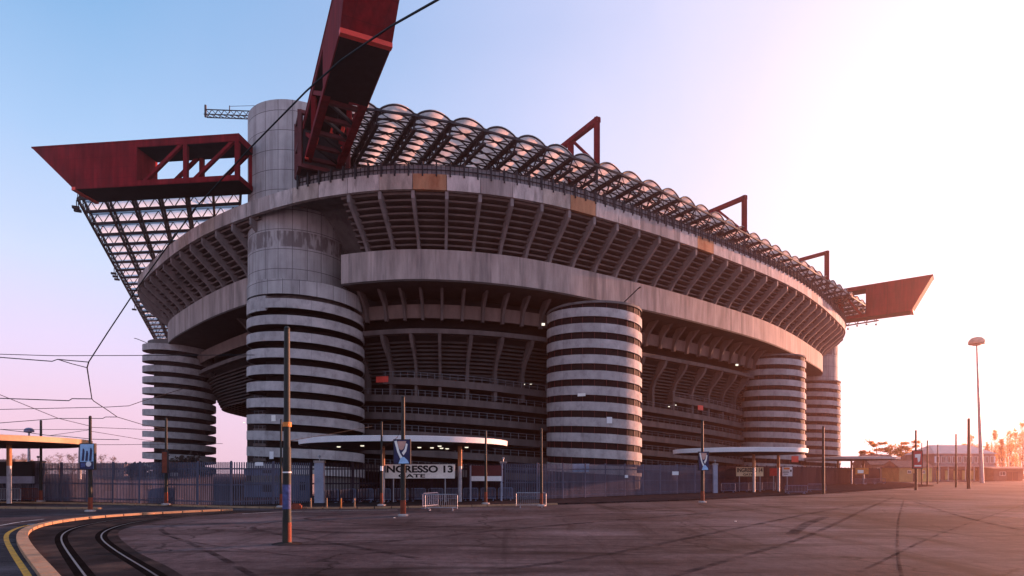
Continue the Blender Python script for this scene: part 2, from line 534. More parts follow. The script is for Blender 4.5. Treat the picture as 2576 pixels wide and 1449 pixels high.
def resample(pts, ds, closed=False):
    """Catmull-Rom through 2-D points, then even spacing"""
    p = [np.array(q, float) for q in pts]
    n = len(p)
    out = []
    for i in range(n if closed else n - 1):
        if closed:
            a, b, c, d = p[(i - 1) % n], p[i], p[(i + 1) % n], p[(i + 2) % n]
        else:
            b, c = p[i], p[i + 1]
            a = p[i - 1] if i > 0 else 2 * b - c
            d = p[i + 2] if i + 2 < n else 2 * c - b
        for k in range(24):
            t = k / 24
            out.append(.5 * ((2 * b) + (c - a) * t + (2 * a - 5 * b + 4 * c - d) * t * t + (3 * b - a - 3 * c + d) * t ** 3))
    out.append(out[0] if closed else p[-1])
    out = np.array(out)
    seg = np.r_[0, np.cumsum(np.linalg.norm(np.diff(out, axis=0), axis=1))]
    m = max(2, int(round(seg[-1] / ds)))
    s = np.linspace(0, seg[-1], m + 1)
    res = np.c_[np.interp(s, seg, out[:, 0]), np.interp(s, seg, out[:, 1])]
    return res[:-1] if closed else res


# ------------------------------------------------------------------ stadium plan
HC = 36.0            # top of the cornice above eye level
corn = [(345, 470), (400, 545), (500, 620), (620, 675), (745, 715), (850, 735), (1000, 750), (1200, 740), (1400, 705), (1600, 645), (1800, 575), (2000, 485), (2100, 405), (2123, 355)]
cp = []
for x, e in corn:
    d = HC * F / e
    cp.append(((x - XC) / F * d, d))
cp += [(87, 176), (78, 204), (56, 226), (24, 238), (-12, 236), (-45, 221), (-68, 192), (-77, 158), (-77.5, 132)]
C = resample(cp, .5, True)
for _ in range(60):
    C = .5 * C + .25 * (np.roll(C, 1, 0) + np.roll(C, -1, 0))
NC = len(C)
T = np.roll(C, -1, 0) - np.roll(C, 1, 0)
T /= np.linalg.norm(T, axis=1)[:, None]
for _ in range(30):
    T = .5 * T + .25 * (np.roll(T, 1, 0) + np.roll(T, -1, 0))
    T /= np.linalg.norm(T, axis=1)[:, None]
NRM = np.c_[T[:, 1], -T[:, 0]]        # outward
DS = np.linalg.norm(np.roll(C, -1, 0) - C, axis=1)
LEN = float(DS.sum())
SL = np.r_[0, np.cumsum(DS)]


def ring(s, o, z):
    """point of the ring at length s along the cornice, o metres inside it"""
    s = s % LEN
    i = int(np.searchsorted(SL, s, 'right')) - 1
    i = min(i, NC - 1)
    t = (s - SL[i]) / DS[i]
    j = (i + 1) % NC
    p = C[i] * (1 - t) + C[j] * t
    n = NRM[i] * (1 - t) + NRM[j] * t
    n = n / np.linalg.norm(n)
    q = p - n * o
    return (float(q[0]), float(q[1]), z)


def s_at_x(px):
    """length along the near side of the cornice where it crosses screen column px"""
    a = C[:, 0] / C[:, 1] * F + XC
    near = [i for i in range(NC) if C[i, 1] < 160 and -75 < C[i, 0] < 86]
    i = min(near, key=lambda k: abs(a[k] - px) + (0 if C[k, 1] < 158 else 50))
    return float(SL[i])


def sweep(mb, s0, s1, prof, ds=1.0, closed_prof=True, zf=None, caps=True):
    n = max(1, int(round((s1 - s0) / ds)))
    loop = abs((s1 - s0) - LEN) < 1e-3
    rows = []
    for k in range(n + (0 if loop else 1)):
        s = s0 + (s1 - s0) * k / n
        dz = zf(s) if zf else 0
        rows.append([ring(s, o, z + dz) for o, z in prof])
    m = len(prof)
    vs = [q for r in rows for q in r]
    fs = []
    nr = len(rows)
    for i in range(nr if loop else nr - 1):
        i2 = (i + 1) % nr
        for k in range(m if closed_prof else m - 1):
            k2 = (k + 1) % m
            fs.append((i * m + k, i2 * m + k, i2 * m + k2, i * m + k2))
    if caps and closed_prof and not loop:
        fs.append(tuple(range(m)))
        fs.append(tuple((nr - 1) * m + k for k in reversed(range(m))))
    mb.add(vs, fs)
    return mb


def rib(mb, s, prof, w):
    a = [ring(s - w / 2, o, z) for o, z in prof]
    b = [ring(s + w / 2, o, z) for o, z in prof]
    return mb.hull(a, b)


stadium = thing('stadium', 'huge concrete football stadium with spiral ramp towers and red roof beams', 'stadium', (0, 84, 0))

S_A = s_at_x(350) - 12       # first and last length with parts of their own
S_B = s_at_x(2120) + 6
S_RAIL = s_at_x(748)
print('ring', LEN, S_A, S_B)
STEP = 4.12
npan = int((S_B - S_A) / STEP)
ST = (S_B - S_A) / npan
ZC0, ZC1 = 36.8, 38.7
S_R = [(s_at_x(1077)), s_at_x(1478), s_at_x(1757)]
rr = random.Random(5)
for k in range(npan):
    a, b = S_A + k * ST + .03, S_A + (k + 1) * ST - .03
    rust = any(abs((a + b) / 2 - q) < ST / 2 for q in S_R)
    m = CON_R if rust else rr.choice((CON, CON_B, CON_B, CON_C))
    mb = sweep(MB(), a, b, [(0, ZC0), (0, ZC1), (.55, ZC1), (.55, ZC0)], 1.0)
    ob = mb.build('cornice_panel', m, stadium)
    if rust:
        tag(ob, 'rust stained orange cornice panel')
sweep(MB(), S_B, S_A + LEN, [(0, ZC0), (0, ZC1), (.55, ZC1), (.55, ZC0)], 2.0).build('rear_cornice', CON, stadium)
# walkway slab behind the cornice and the seating bowl above it
sweep(MB(), 0, LEN, [(.56, ZC1 - .5), (.56, ZC1 - .1), (6, ZC1 - .1), (22, 24), (34, 14), (34, 13.5), (22, 23.4), (6, ZC1 - .6)], 2.0).build('seating_bowl', CON_D, stadium)
# stepped underside of the third tier
prof = []
nst = 9
o0, z0, o1, z1 = 5.9, 31.42, .75, 36.55
for k in range(nst):
    oa = o0 + (o1 - o0) * k / nst
    za = z0 + (z1 - z0) * k / nst
    dz = (z1 - z0) / nst
    prof += [(oa, za), (oa, za + dz * .42), (oa + 1.25, za + dz * .42), (oa + 1.25, za + dz * .98)]
prof += [(o1, z1 - .05), (o1, z1 + .25), (o1 + .9, z1 + .4)]
G0, G1 = s_at_x(640), s_at_x(852)      # the corner tower's shaft stands here
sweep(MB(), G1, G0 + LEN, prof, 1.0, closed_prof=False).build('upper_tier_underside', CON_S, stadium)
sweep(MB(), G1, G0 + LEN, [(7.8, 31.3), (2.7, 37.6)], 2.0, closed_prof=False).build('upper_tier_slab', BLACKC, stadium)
rp = [(6.3, 31.42), (5.0, 31.42), (4.6, 32.1), (4.15, 32.6), (3.5, 33.1), (.25, 35.85), (.2, 36.78), (1.2, 36.78), (6.3, 31.9)]
for k in range(npan + 1):
    if G0 - 1 < S_A + k * ST < G1 - .5:
        continue
    rib(MB(), S_A + k * ST, rp, .42).build('upper_rib', CON_U, stadium)
# ring girder with its soffit
GZ0, GZ1 = 27.55, 31.4
sweep(MB(), s_at_x(800), s_at_x(690) + LEN, [(5.0, GZ0), (5.0, GZ1), (6.4, GZ1), (6.4, GZ0 + .02)], 1.0).build('ring_girder', CON, stadium)
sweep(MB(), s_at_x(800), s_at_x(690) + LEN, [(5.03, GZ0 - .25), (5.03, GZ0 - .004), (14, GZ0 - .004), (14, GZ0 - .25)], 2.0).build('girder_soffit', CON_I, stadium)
# second tier
sweep(MB(), 0, LEN, [(10.4, 23.9), (10.1, 25.7), (10.5, 25.7), (10.8, 23.9)], 1.0).build('second_tier_panel_band', CON_P, stadium)
sweep(MB(), 0, LEN, [(10.2, 21.75), (10.2, 22.4), (11.4, 22.4), (11.4, 21.75)], 1.0).build('ring_beam', CON_T, stadium)
prof = []
o0, z0, o1, z1 = 14.6, 15.5, 11.7, 21.3
for k in range(11):
    oa = o0 + (o1 - o0) * k / 11
    za = z0 + (z1 - z0) * k / 11
    dz = (z1 - z0) / 11
    prof += [(oa, za), (oa, za + dz * .5), (oa + .9, za + dz * .5), (oa + .9, za + dz * .98)]
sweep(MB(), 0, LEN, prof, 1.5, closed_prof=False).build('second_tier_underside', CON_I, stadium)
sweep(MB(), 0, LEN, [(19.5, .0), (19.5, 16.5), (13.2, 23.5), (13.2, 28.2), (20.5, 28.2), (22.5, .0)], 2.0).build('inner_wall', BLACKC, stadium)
S_C, S_D = s_at_x(470), s_at_x(2090)
n2 = int((S_D - S_C) / 3.75)
for k in range(n2):
    s = S_C + (S_D - S_C) * k / n2
    rib(MB(), s, [(9.9, 23.5), (9.75, 24.6), (9.2, 25.7), (7.6, 27.28), (9.4, 27.28), (10.3, 26), (10.5, 23.5)], .5).build('second_tier_rib', CON_T, stadium)
n3 = int((S_D - S_C) / 5.8)
for k in range(n3):
    s = S_C + (S_D - S_C) * (k + .5) / n3
    rib(MB(), s, [(13.2, 13), (13.2, 17.2), (12.7, 18.5), (10.6, 20.9), (10.3, 21.74), (11.7, 21.74), (14.2, 18.2), (14.4, 17.0), (14.4, 13)], .66).build('bent_column', CON_T, stadium)
# sloping terraces that wind round the bowl
SLP = .038
s_ref = s_at_x(1140)


def terrace(level):
    zf = lambda s: -SLP * (s - s_ref) + 2.55 * level
    lo = s_at_x(430)
    hi = S_B - 5
    # keep where the deck lies between the ground and the columns' feet
    ss = np.arange(lo, hi, 1.0)
    ok = [s for s in ss if .6 < 15.0 + zf(s) < 15.6]
    if len(ok) < 6:
        return
    a, b = ok[0], ok[-1]
    z = 15.0
    mb = sweep(MB(), a, b, [(12.9, z - .28), (12.9, z + .72), (13.08, z + .72), (13.08, z + .12), (19.4, z + .12), (19.4, z - .28)], 1.5, zf=zf)
    t = mb.build('terrace', CON_T, stadium)
    rl = MB()
    sweep(rl, a, b, [(12.95, z + 1.5), (12.95, z + 1.56), (13.02, z + 1.56), (13.02, z + 1.5)], 1.5, zf=zf)
    sweep(rl, a, b, [(12.96, z + 1.12), (12.96, z + 1.16), (13.01, z + 1.16), (13.01, z + 1.12)], 1.5, zf=zf)
    s = a + .5
    while s < b:
        p = ring(s, 12.98, z + .7 + zf(s))
        rl.box((p[0], p[1], p[2] + .42), (.07, .07, .86))
        s += 1.7
    rl.build('railing', RAILG, t)


for lv in range(-7, 7):
    terrace(lv)

# railing with mesh plates on top of the cornice
mbp = MB()
sweep(mbp, S_RAIL, S_B, [(.36, ZC1 + .02), (.36, ZC1 + 1.2), (.40, ZC1 + 1.2), (.40, ZC1 + .02)], 1.2)
plate = mbp.build('parapet_plate', PLATE, stadium)
mbr = MB()
for z in (ZC1 + 1.22, ZC1 + .62):
    sweep(mbr, S_RAIL, S_B, [(.22, z), (.22, z + .07), (.33, z + .07), (.33, z)], 1.2)
s = S_RAIL
k = 0
while s < S_B:
    if k % 3 == 0:
        p, q = ring(s, -.06, ZC1 - .28), ring(s, -.06, ZC1 + 1.45)
        mbr.bar(p, q, .17, .20)
        p, q = ring(s + .0, .25, ZC1), ring(s, .25, ZC1 + 1.5)
        mbr.bar(p, q, .14, .14)
    else:
        mbr.bar(ring(s, .27, ZC1), ring(s, .27, ZC1 + 1.25), .07, .07)
    s += .56
    k += 1
mbr.build('parapet_rail', STEEL, stadium)

# ------------------------------------------------------------------ towers
PITCH, BAND = 2.13, 1.2


def helix(mb, c, z_front_top, z_min, rad, prof, n=48):
    """profile (r offset, z offset) wound down a tower; z_front_top is its height at the side facing the square"""
    th = -PI / 2 - .75 * PI
    z_of = lambda a: z_front_top - PITCH * (a + PI / 2) / (2 * PI)
    a_end = -PI / 2 + (z_front_top - z_min) / PITCH * 2 * PI
    m = len(prof)
    steps = int((a_end - th) / (2 * PI / n)) + 1
    vs, fs = [], []
    for i in range(steps + 1):
        a = th + (a_end - th) * i / steps
        for r, z in prof:
            vs.append((c[0] + (rad + r) * math.cos(a), c[1] + (rad + r) * math.sin(a), z_of(a) + z))
    for i in range(steps):
        for k in range(m):
            k2 = (k + 1) % m
            fs.append((i * m + k, (i + 1) * m + k, (i + 1) * m + k2, i * m + k2))
    fs.append(tuple(range(m)))
    fs.append(tuple(steps * m + k for k in reversed(range(m))))
    mb.add(vs, fs)


def tower(c, rad, z_top, core_r, glazed=False, upper=None, label=None):
    cz = (c[0], c[1], 0)
    t = MB().lathe(cz, [(core_r, 0), (core_r, z_top + .3), (0, z_top + .3)], 40).build('ramp_tower', BLACKC, stadium, cz)
    if label:
        tag(t, label)
    mb = MB()
    helix(mb, c, z_top - 1.0, 1.2, rad, [(-.16, 0), (0, 0), (0, BAND), (-.16, BAND)])
    mb.build('spiral_ramp', RAMPW, t, cz)
    mb = MB()
    helix(mb, c, z_top - .96, 1.2, rad, [(-.165, .02), (-.165, .2), (core_r - rad - .1, .2), (core_r - rad - .1, .02)])
    mb.build('ramp_slab', BLACKC, t, cz)  # black concrete paints the shade under the ramp
    if glazed:
        gl = MB().lathe(cz, [(rad - .22, .3), (rad - .22, z_top + .9)], 40).build('glazing', GLASS, t, cz)
        ml = MB()
        for k in range(26):
            a = 2 * PI * k / 26
            x, y = c[0] + (rad - .17) * math.cos(a), c[1] + (rad - .17) * math.sin(a)
            ml.box((x, y, z_top / 2 + .5), (.06, .07, z_top + .8), a)
        ml.build('mullion_set', STEEL_R, gl, cz)
        MB().lathe(cz, [(rad - .3, z_top + .85), (rad + .02, z_top + .85), (rad + .02, z_top + 1.15), (0, z_top + 1.2)], 40).build('flat_roof', CON_D, t, cz)
    else:
        MB().lathe(cz, [(core_r + .1, z_top + .1), (core_r + 1.1, z_top + .1), (core_r + 1.1, z_top + 1.3), (core_r, z_top + 1.35)], 40).build('cap_wall', CON_D, t, cz)
    if upper:
        uc, ur, uz0, uz1 = upper
        u = MB().lathe((uc[0], uc[1], 0), [(ur - .5, uz0 - .1), (ur, uz0), (ur, uz1), (ur - .15, uz1 + .12), (ur - .6, uz1 + .12), (ur - .6, uz1 - .6), (0, uz1 - .6)], 56)
        u.build('upper_shaft', TOWERW, t, (uc[0], uc[1], 0))
    MB().lathe(cz, [(rad - .6, 0), (rad - .6, 2.2), (rad - .75, 2.25)], 40).build('base_wall', CON_D, t, cz)
    return t


def fit(xl, xr, rad=None, depth=None):
    al, ar = math.atan((xl - XC) / F), math.atan((xr - XC) / F)
    a, h = (al + ar) / 2, (ar - al) / 2
    if rad is None:
        D = depth / math.cos(a)
        rad = D * math.sin(h)
    else:
        D = rad / math.sin(h)
    return (D * math.sin(a), D * math.cos(a)), rad


t1c, t1r = fit(620, 917, depth=84)
t1u, t1ur = fit(623, 878, depth=86.6)
t1 = tower(t1c, t1r, 24.6, t1r - 2.4, False, (t1u, t1ur, 25.3, 52.4), 'tall corner tower whose smooth panelled shaft rises above the roof')
# skirt that closes the top of the widest ramp under the shaft
mb = MB()
helix(mb, t1c, 25.4, 23.4, t1r - .02, [(-.2, 0), (0, 0), (0, 1.9), (-.2, 1.9), (-1.6, 2.1), (-1.6, 1.7)])
mb.build('shaft_skirt', TOWERW, t1, (t1c[0], t1c[1], 0))
t2c, t2r = fit(1375, 1615, rad=6.9)
t2 = tower(t2c, t2r, 24.6, t2r - 1.4, True, label='glazed spiral ramp tower in the middle of the long side')
t3c, t3r = fit(1862, 2028, rad=6.4)
t3 = tower(t3c, t3r, 25.2, t3r - 1.4, True, label='glazed spiral ramp tower just left of the far corner tower')
t4c = (80.6, 159.5)
t4 = tower(t4c, 6.5, 25.0, 5.1, True, ((t4c[0] - .2, t4c[1]), 5.95, 24.9, 50.0), 'far right corner tower with a plain shaft above its ramp')
t0c, t0r = fit(357.5, 544, rad=6.6)
t0 = tower(t0c, t0r, 27.2, 4.6, False, label='leftmost tower with open spiral ramp slabs round a bare core')
# slim lamp arms on the low towers
for tw, c, r, a, z in ((t2, t2c, t2r, R(-60), 26.0), (t0, t0c, 5.0, R(200), 28.2)):
    p = (c[0] + (r - .4) * math.cos(a), c[1] + (r - .4) * math.sin(a), z - .3)
    q = (c[0] + (r + 2.6) * math.cos(a), c[1] + (r + 2.6) * math.sin(a), z + .9)
    m_ = MB().tube([p, q], .07, 6)
    m_.bar(q, (q[0] + .5 * math.cos(a), q[1] + .5 * math.sin(a), q[2] + .1), .2, .1)
    m_.build('lamp_arm', STEEL, tw)
# notices pasted on the ramps
for tw, c, r, px, py, w, h, mat in ((t1, t1c, t1r, 683, 1145, .6, .95, WHITE), (t1, t1c, t1r, 688, 1052, .6, .8, CREAM), (t2, t2c, t2r, 1533, 1057, .75, .85, WHITE), (t3, t3c, t3r, 2000, 1155, 1.7, 1.25, RED_B), (t2, t2c, t2r, 1463, 993, 1.1, .4, CREAM)):
    az = math.atan((px - XC) / F)
    D = math.hypot(*c)
    ac = math.atan2(c[0], c[1])
    b = D * math.cos(az - ac) - math.sqrt(max(.01, r * r - (D * math.sin(az - ac)) ** 2)) - .06
    p = (b * math.sin(az), b * math.cos(az))
    z = EYE + (YH - py) / F * p[1]
    MB().box((p[0], p[1], z), (w, .04, h), math.atan2(p[1] - c[1], p[0] - c[0]) + PI / 2).build('pasted_notice', mat, tw)

# ------------------------------------------------------------------ roof beams


SHADE_BLACK = surf('shade_black_sheet', (.012, .009, .011), .4, 1., rough=.9, spec=.05)  # shade under the beams painted as a near-black colour


def beam(kink, u, L, solid, tip, zb, zt, w, opens, label, closed=True):
    u = Vector((u[0], u[1], 0)).normalized()
    v = Vector((-u.y, u.x, 0))
    k = Vector((kink[0], kink[1], 0))

    def pt(a, b, z):
        return k + u * a + v * b + Vector((0, 0, z))
    h = w / 2
    root = MB().hull([pt(-solid, -h, zb), pt(-solid, h, zb), pt(-solid, h, zt), pt(-solid, -h, zt)],
                     [pt(0, -h, zb), pt(0, h, zb), pt(tip, h, zt), pt(tip, -h, zt)]).build('roof_beam', RED, stadium)
    tag(root, label)
    # bright red lip paints sunlight on the underside's kink; plain top edges follow
    MB().bar(pt(.05, -h - .02, zb), pt(.05, h + .02, zb + .1), .55, .45).build('sunlit_lip', RED_B, root)
    MB().hull([pt(-L, -h - .05, zt + .003), pt(-L, h + .05, zt + .003), pt(-L, h + .05, zt + .2), pt(-L, -h - .05, zt + .2)],
              [pt(tip + .1, -h - .05, zt + .003), pt(tip + .1, h + .05, zt + .003), pt(tip + .1, h + .05, zt + .2), pt(tip + .1, -h - .05, zt + .2)]).build('top_edge', RED, root)
    fl, bl = .75, .7
    h0 = h
    for nm, z_ in (('soffit_shade', zb), ('soffit_shade', zt - fl)):  # black sheets added to paint the shade under the booms
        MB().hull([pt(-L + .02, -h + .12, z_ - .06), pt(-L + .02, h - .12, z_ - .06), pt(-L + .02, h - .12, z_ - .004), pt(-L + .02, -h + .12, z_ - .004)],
                  [pt((-.35 if z_ == zb else -solid - .05), -h + .12, z_ - .06), pt((-.35 if z_ == zb else -solid - .05), h - .12, z_ - .06), pt((-.35 if z_ == zb else -solid - .05), h - .12, z_ - .004), pt((-.35 if z_ == zb else -solid - .05), -h + .12, z_ - .004)]).build(nm, SHADE_BLACK, root) if (closed or z_ != zb) else MB().hull(
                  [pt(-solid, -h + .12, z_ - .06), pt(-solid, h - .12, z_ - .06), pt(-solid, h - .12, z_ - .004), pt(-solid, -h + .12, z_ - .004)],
                  [pt(-.35, -h + .12, z_ - .06), pt(-.35, h - .12, z_ - .06), pt(-.35, h - .12, z_ - .004), pt(-.35, -h + .12, z_ - .004)]).build(nm, SHADE_BLACK, root)
    MB().hull([pt(-L, -h, zt - fl), pt(-L, h, zt - fl), pt(-L, h, zt), pt(-L, -h, zt)],
              [pt(-solid - .01, -h, zt - fl), pt(-solid - .01, h, zt - fl), pt(-solid - .01, h, zt), pt(-solid - .01, -h, zt)]).build('top_boom', RED, root)
    for y0_, y1_ in (((-h, h),) if closed else ((-h, -h + .8), (h - .8, h))):
        MB().hull([pt(-L, y0_, zb), pt(-L, y1_, zb), pt(-L, y1_, zb + bl), pt(-L, y0_, zb + bl)],
                  [pt(-solid - .01, y0_, zb), pt(-solid - .01, y1_, zb), pt(-solid - .01, y1_, zb + bl), pt(-solid - .01, y0_, zb + bl)]).build('bottom_boom', RED, root)
    if not closed:
        for i in range(5):
            a = -solid - 1.6 - i * 3.2
            MB().bar(pt(a, -h + .8, zb + .3), pt(a, h - .8, zb + .3), .45, .4).build('cross_tie', STEEL_R, root)
            MB().bar(pt(a, -h + .8, zb + .3), pt(a - 2.8, h - .8, zb + .3), .3, .3).build('cross_brace', STEEL, root)
    bay = (L - solid) / opens
    for i in range(opens):
        a = -solid - bay * (i + 1)
        for sgn in (-1, 1):
            y = sgn * (h - .3)
            MB().bar(pt(a + .4, y, zb + bl), pt(a + .4, y, zt - fl), .5, .6).build('post', RED, root)
            MB().bar(pt(a + bay - .9, y, zb + bl - .1), pt(a + 1.0, y, zt - fl + .1), .4, .42).build('diagonal', RED, root)
    return root


bA = beam((-13.05, 53.3), (.439, -.898), 27.5, 9.6, 6.0, 41.2, 46.6, 4.6, 2, 'roof beam that juts over the square towards the top of the picture', False)
bB = beam((-59.1, 82.7), (-.994, .109), 23.7, 9.2, 6.2, 40.85, 46.75, 4.0, 2, 'roof beam end that points left beyond the corner tower')
bR = beam((97.4, 145.2), (.80, -.60), 22, 9.5, 4.2, 41.3, 49.0, 4.6, 2, 'far roof beam end that points right in the low sun')
# bearing frame where the near beam meets the tower
u = Vector((.439, -.898, 0))
v = Vector((.898, .439, 0))
k = Vector((-24.4, 76.6, 0))
mb = MB()
for sv in (-2.9, 2.9):
    for a in (-1.5, 2.0):
        p = k + u * a + v * sv
        mb.bar(p + Vector((0, 0, 40.2)), p + Vector((0, 0, 47.2)), .5, .5)
    for z in (40.4, 43.6, 47.0):
        mb.bar(k + u * -1.5 + v * sv + Vector((0, 0, z)), k + u * 2 + v * sv + Vector((0, 0, z)), .4, .4)
for z in (40.4, 47.0):
    for a in (-1.5, 2.0):
        mb.bar(k + u * a - v * 2.9 + Vector((0, 0, z)), k + u * a + v * 2.9 + Vector((0, 0, z)), .45, .45)
mb.build('bearing_frame', STEEL_R, stadium)
mb = MB()
mb.hull([k + u * -1.2 - v * 2.6 + Vector((0, 0, 40.6)), k + u * 1.6 - v * 2.6 + Vector((0, 0, 40.6)), k + u * 1.6 + v * 2.6 + Vector((0, 0, 40.6)), k + u * -1.2 + v * 2.6 + Vector((0, 0, 40.6))],
        [k + u * -1.2 - v * 2.6 + Vector((0, 0, 45.2)), k + u * 1.6 - v * 2.6 + Vector((0, 0, 45.2)), k + u * 1.6 + v * 2.6 + Vector((0, 0, 45.2)), k + u * -1.2 + v * 2.6 + Vector((0, 0, 45.2))])
mb.build('bearing_block', STEEL, stadium)
for a, b, z in ((2.4, -1.2, 43.6), (3.0, .6, 44.8), (2.4, 1.9, 43.0), (4.5, 1.6, 44.4), (2.6, -2.2, 41.6)):
    p = k + u * a + v * b + Vector((0, 0, z))
    MB().bar(p - Vector((0, 0, .55)), p + Vector((.25, .1, .6)), .38, .3).build('bearing_strut', RED_B, stadium)

# ------------------------------------------------------------------ roof of the long side
rv = [(954, 277), (1047, 290), (1135, 307), (1213, 326), (1294, 348), (1371, 370), (1435, 393), (1499, 415), (1558, 436), (1612, 459), (1666, 481), (1711, 502), (1753, 523), (1794, 544), (1832, 563), (2023, 668), (2049, 685.6), (2110, 724.5), (2195, 780), (2214, 792)]
HR = 43.7
rp2 = [(-20.6, 71.3)]
for x, y in rv:
    d = HR * F / (YH - y)
    rp2.append(((x - XC) / F * d, d))
RC = resample(rp2, .5)
for _ in range(20):
    RC[1:-1] = .5 * RC[1:-1] + .25 * (RC[2:] + RC[:-2])
RS = np.r_[0, np.cumsum(np.linalg.norm(np.diff(RC, axis=0), axis=1))]
RL = RS[-1]
ZR = EYE + HR


def roof(s, w, z):
    s = min(max(s, 0), RL)
    t = s / RL
    x, y = np.interp(s, RS, RC[:, 0]), np.interp(s, RS, RC[:, 1])
    d = np.array((-.47 - .21 * t, .885 - .155 * t))
    d /= np.linalg.norm(d)
    return (float(x + d[0] * w), float(y + d[1] * w), z)


nb = int(round(RL / 4.5))
bs = RL / nb
DEPTH = 26.0
for k in range(nb):
    s0, s1 = k * bs, (k + 1) * bs
    rows = []
    nj = 10
    for i in range(14):
        w = DEPTH * i / 13
        row = []
        for j in range(nj + 1):
            t = j / nj
            row.append(roof(s0 + (s1 - s0) * t, w, ZR + .15 + 0.95 * math.sin(PI * t) ** .8))
        rows.append(row)
    vt = MB().sheet(rows).build('roof_vault', VAULT, stadium)
    fr = MB()
    for i in range(17):
        w = .05 + DEPTH * i / 16.0
        fr.tube([roof(s0 + bs * j / 8, w, ZR + .05 + 0.95 * math.sin(PI * j / 8) ** .8 - .06) for j in range(9)], .12, 4)
        fr.bar(roof(s0, w, ZR - .1), roof(s1, w, ZR - .1), .14, .16)
        if i < 15 and i % 2 == 0:
            w2 = w + 2 * DEPTH / 16.0
            fr.bar(roof(s0, w, ZR - .15), roof(s1, w2, ZR - .15), .085)
            fr.bar(roof(s1, w, ZR - .15), roof(s0, w2, ZR - .15), .085)
    fr.build('vault_frame', STEEL, vt)
for k in range(nb + 1):
    s = k * bs
    tr = MB()
    tr.bar(roof(s, -.1, ZR), roof(s, DEPTH, ZR), .55, .4)
    tr.bar(roof(s, .3, ZR - 1.5), roof(s, DEPTH, ZR - 1.5), .42, .3)
    n = 11
    for i in range(n):
        a, b = DEPTH * i / n, DEPTH * (i + 1) / n
        m_ = (a + b) / 2
        tr.bar(roof(s, a, ZR - .1), roof(s, m_, ZR - 1.5), .16)
        tr.bar(roof(s, m_, ZR - 1.5), roof(s, b, ZR - .1), .16)
    tr.build('valley_truss', STEEL, stadium)
# beam along the outer edge and the lit end edge with its floodlights
mb = MB()
for k in range(nb):
    mb.bar(roof(k * bs, 0, ZR - .05), roof((k + 1) * bs, 0, ZR - .05), .2, .25)
mb.build('eaves_tube', STEEL, stadium)
mb = MB()
mb.bar(roof(RL, 0, ZR - .2), roof(RL, DEPTH, ZR - .2), .5, .7)
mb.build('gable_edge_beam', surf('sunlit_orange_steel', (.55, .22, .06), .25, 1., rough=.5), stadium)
for i in range(9):
    p = roof(RL, 1.0 + i * 2.4, ZR - .9)
    MB().bar(p, (p[0], p[1], p[2] - 1.0 - .5 * (i % 3 == 0)), .09).box((p[0], p[1], p[2] - 1.15 - .5 * (i % 3 == 0)), (.5, .35, .4), .6).build('floodlight', STEEL, stadium)
# three red frames standing over the roof
for px in (1506, 1876, 2083):
    a = RC[:, 0] / RC[:, 1] * F + XC
    s = float(RS[int(np.argmin(abs(a - px)))])
    zt = ZR + 6.9
    f = MB().bar(roof(s, .2, ZR + .3), roof(s, .2, zt), .8, .7).build('roof_frame', RED, stadium)
    MB().bar(roof(s, -.2, zt - .35), roof(s, 17, zt - .35), .75, .7).build('top_chord', RED, f)
    MB().bar(roof(s, .6, ZR + .7), roof(s, 5.6, zt - .9), .34, .36).build('diagonal', RED, f)
    MB().bar(roof(s, 6.4, ZR + .2), roof(s, 6.4, zt - .7), .9, .7).build('post', RED, f)
    MB().bar(roof(s, .2, ZR + .3), roof(s, .2, ZR - 2.4), .3, .3).build('hanger', STEEL, f)

# ------------------------------------------------------------------ roof of the short side
E0, E1 = Vector((-63.8, 87.6, 0)), Vector((-119, 203, 0))
ev = (E1 - E0).normalized()
bv = Vector((.993, -.115, 0))
ZL = EYE + 40.0


def lroof(t, w, z):
    p = E0 + ev * t + bv * w
    return (p.x, p.y, z)


rowsp = 4.95
NRW, NCL, CW = 23, 6, 4.25
for i in range(NRW):
    rows = []
    for j in range(9):
        t = (i + j / 8) * rowsp
        rows.append([lroof(t, w, ZL + 1.42 + .8 * math.sin(PI * j / 8)) for w in (0, 6, 13, 20, NCL * CW)])
    MB().sheet(rows).build('short_side_vault', VAULT2, stadium)
for i in range(NRW + 1):
    t = i * rowsp
    m_ = MB()
    wmax = NCL * CW
    m_.bar(lroof(t, 0, ZL), lroof(t, wmax, ZL), .32, .36)
    m_.bar(lroof(t, 0, ZL + 1.62), lroof(t, wmax, ZL + 1.62), .16, .2)
    n = NCL * 4
    for q in range(n):
        a = wmax * q / n
        b = wmax * (q + 1) / n
        m_.bar(lroof(t, a, ZL + (0 if q % 2 == 0 else 1.5)), lroof(t, b, ZL + (1.5 if q % 2 == 0 else 0)), .10)
    for q in range(NCL + 1):
        a = q * CW
        m_.bar(lroof(t, a, ZL), lroof(t, a, ZL + 1.5), .08)
    m_.build('cross_truss', STEEL, stadium)
for q in range(NCL + 1):
    m_ = MB()
    a = q * CW
    tm = NRW * rowsp
    big = q in (0, 2, 3)
    m_.bar(lroof(0, a, ZL - .05), lroof(tm, a, ZL - .05), .30, .34)
    m_.bar(lroof(0, a, ZL + 1.5), lroof(tm, a, ZL + 1.5), .26, .3)
    if q in (2, 3, 4):
        m_.bar(lroof(0, a + .5, ZL - .05), lroof(tm, a + .5, ZL - .05), .22, .3)
    for i in range(NRW * 2):
        t = i * rowsp / 2
        m_.bar(lroof(t, a, ZL), lroof(t + rowsp / 2, a, ZL + 1.5), .1)
        m_.bar(lroof(t, a, ZL + 1.5), lroof(t + rowsp / 2, a, ZL), .1)
    m_.build('long_truss', STEEL, stadium)
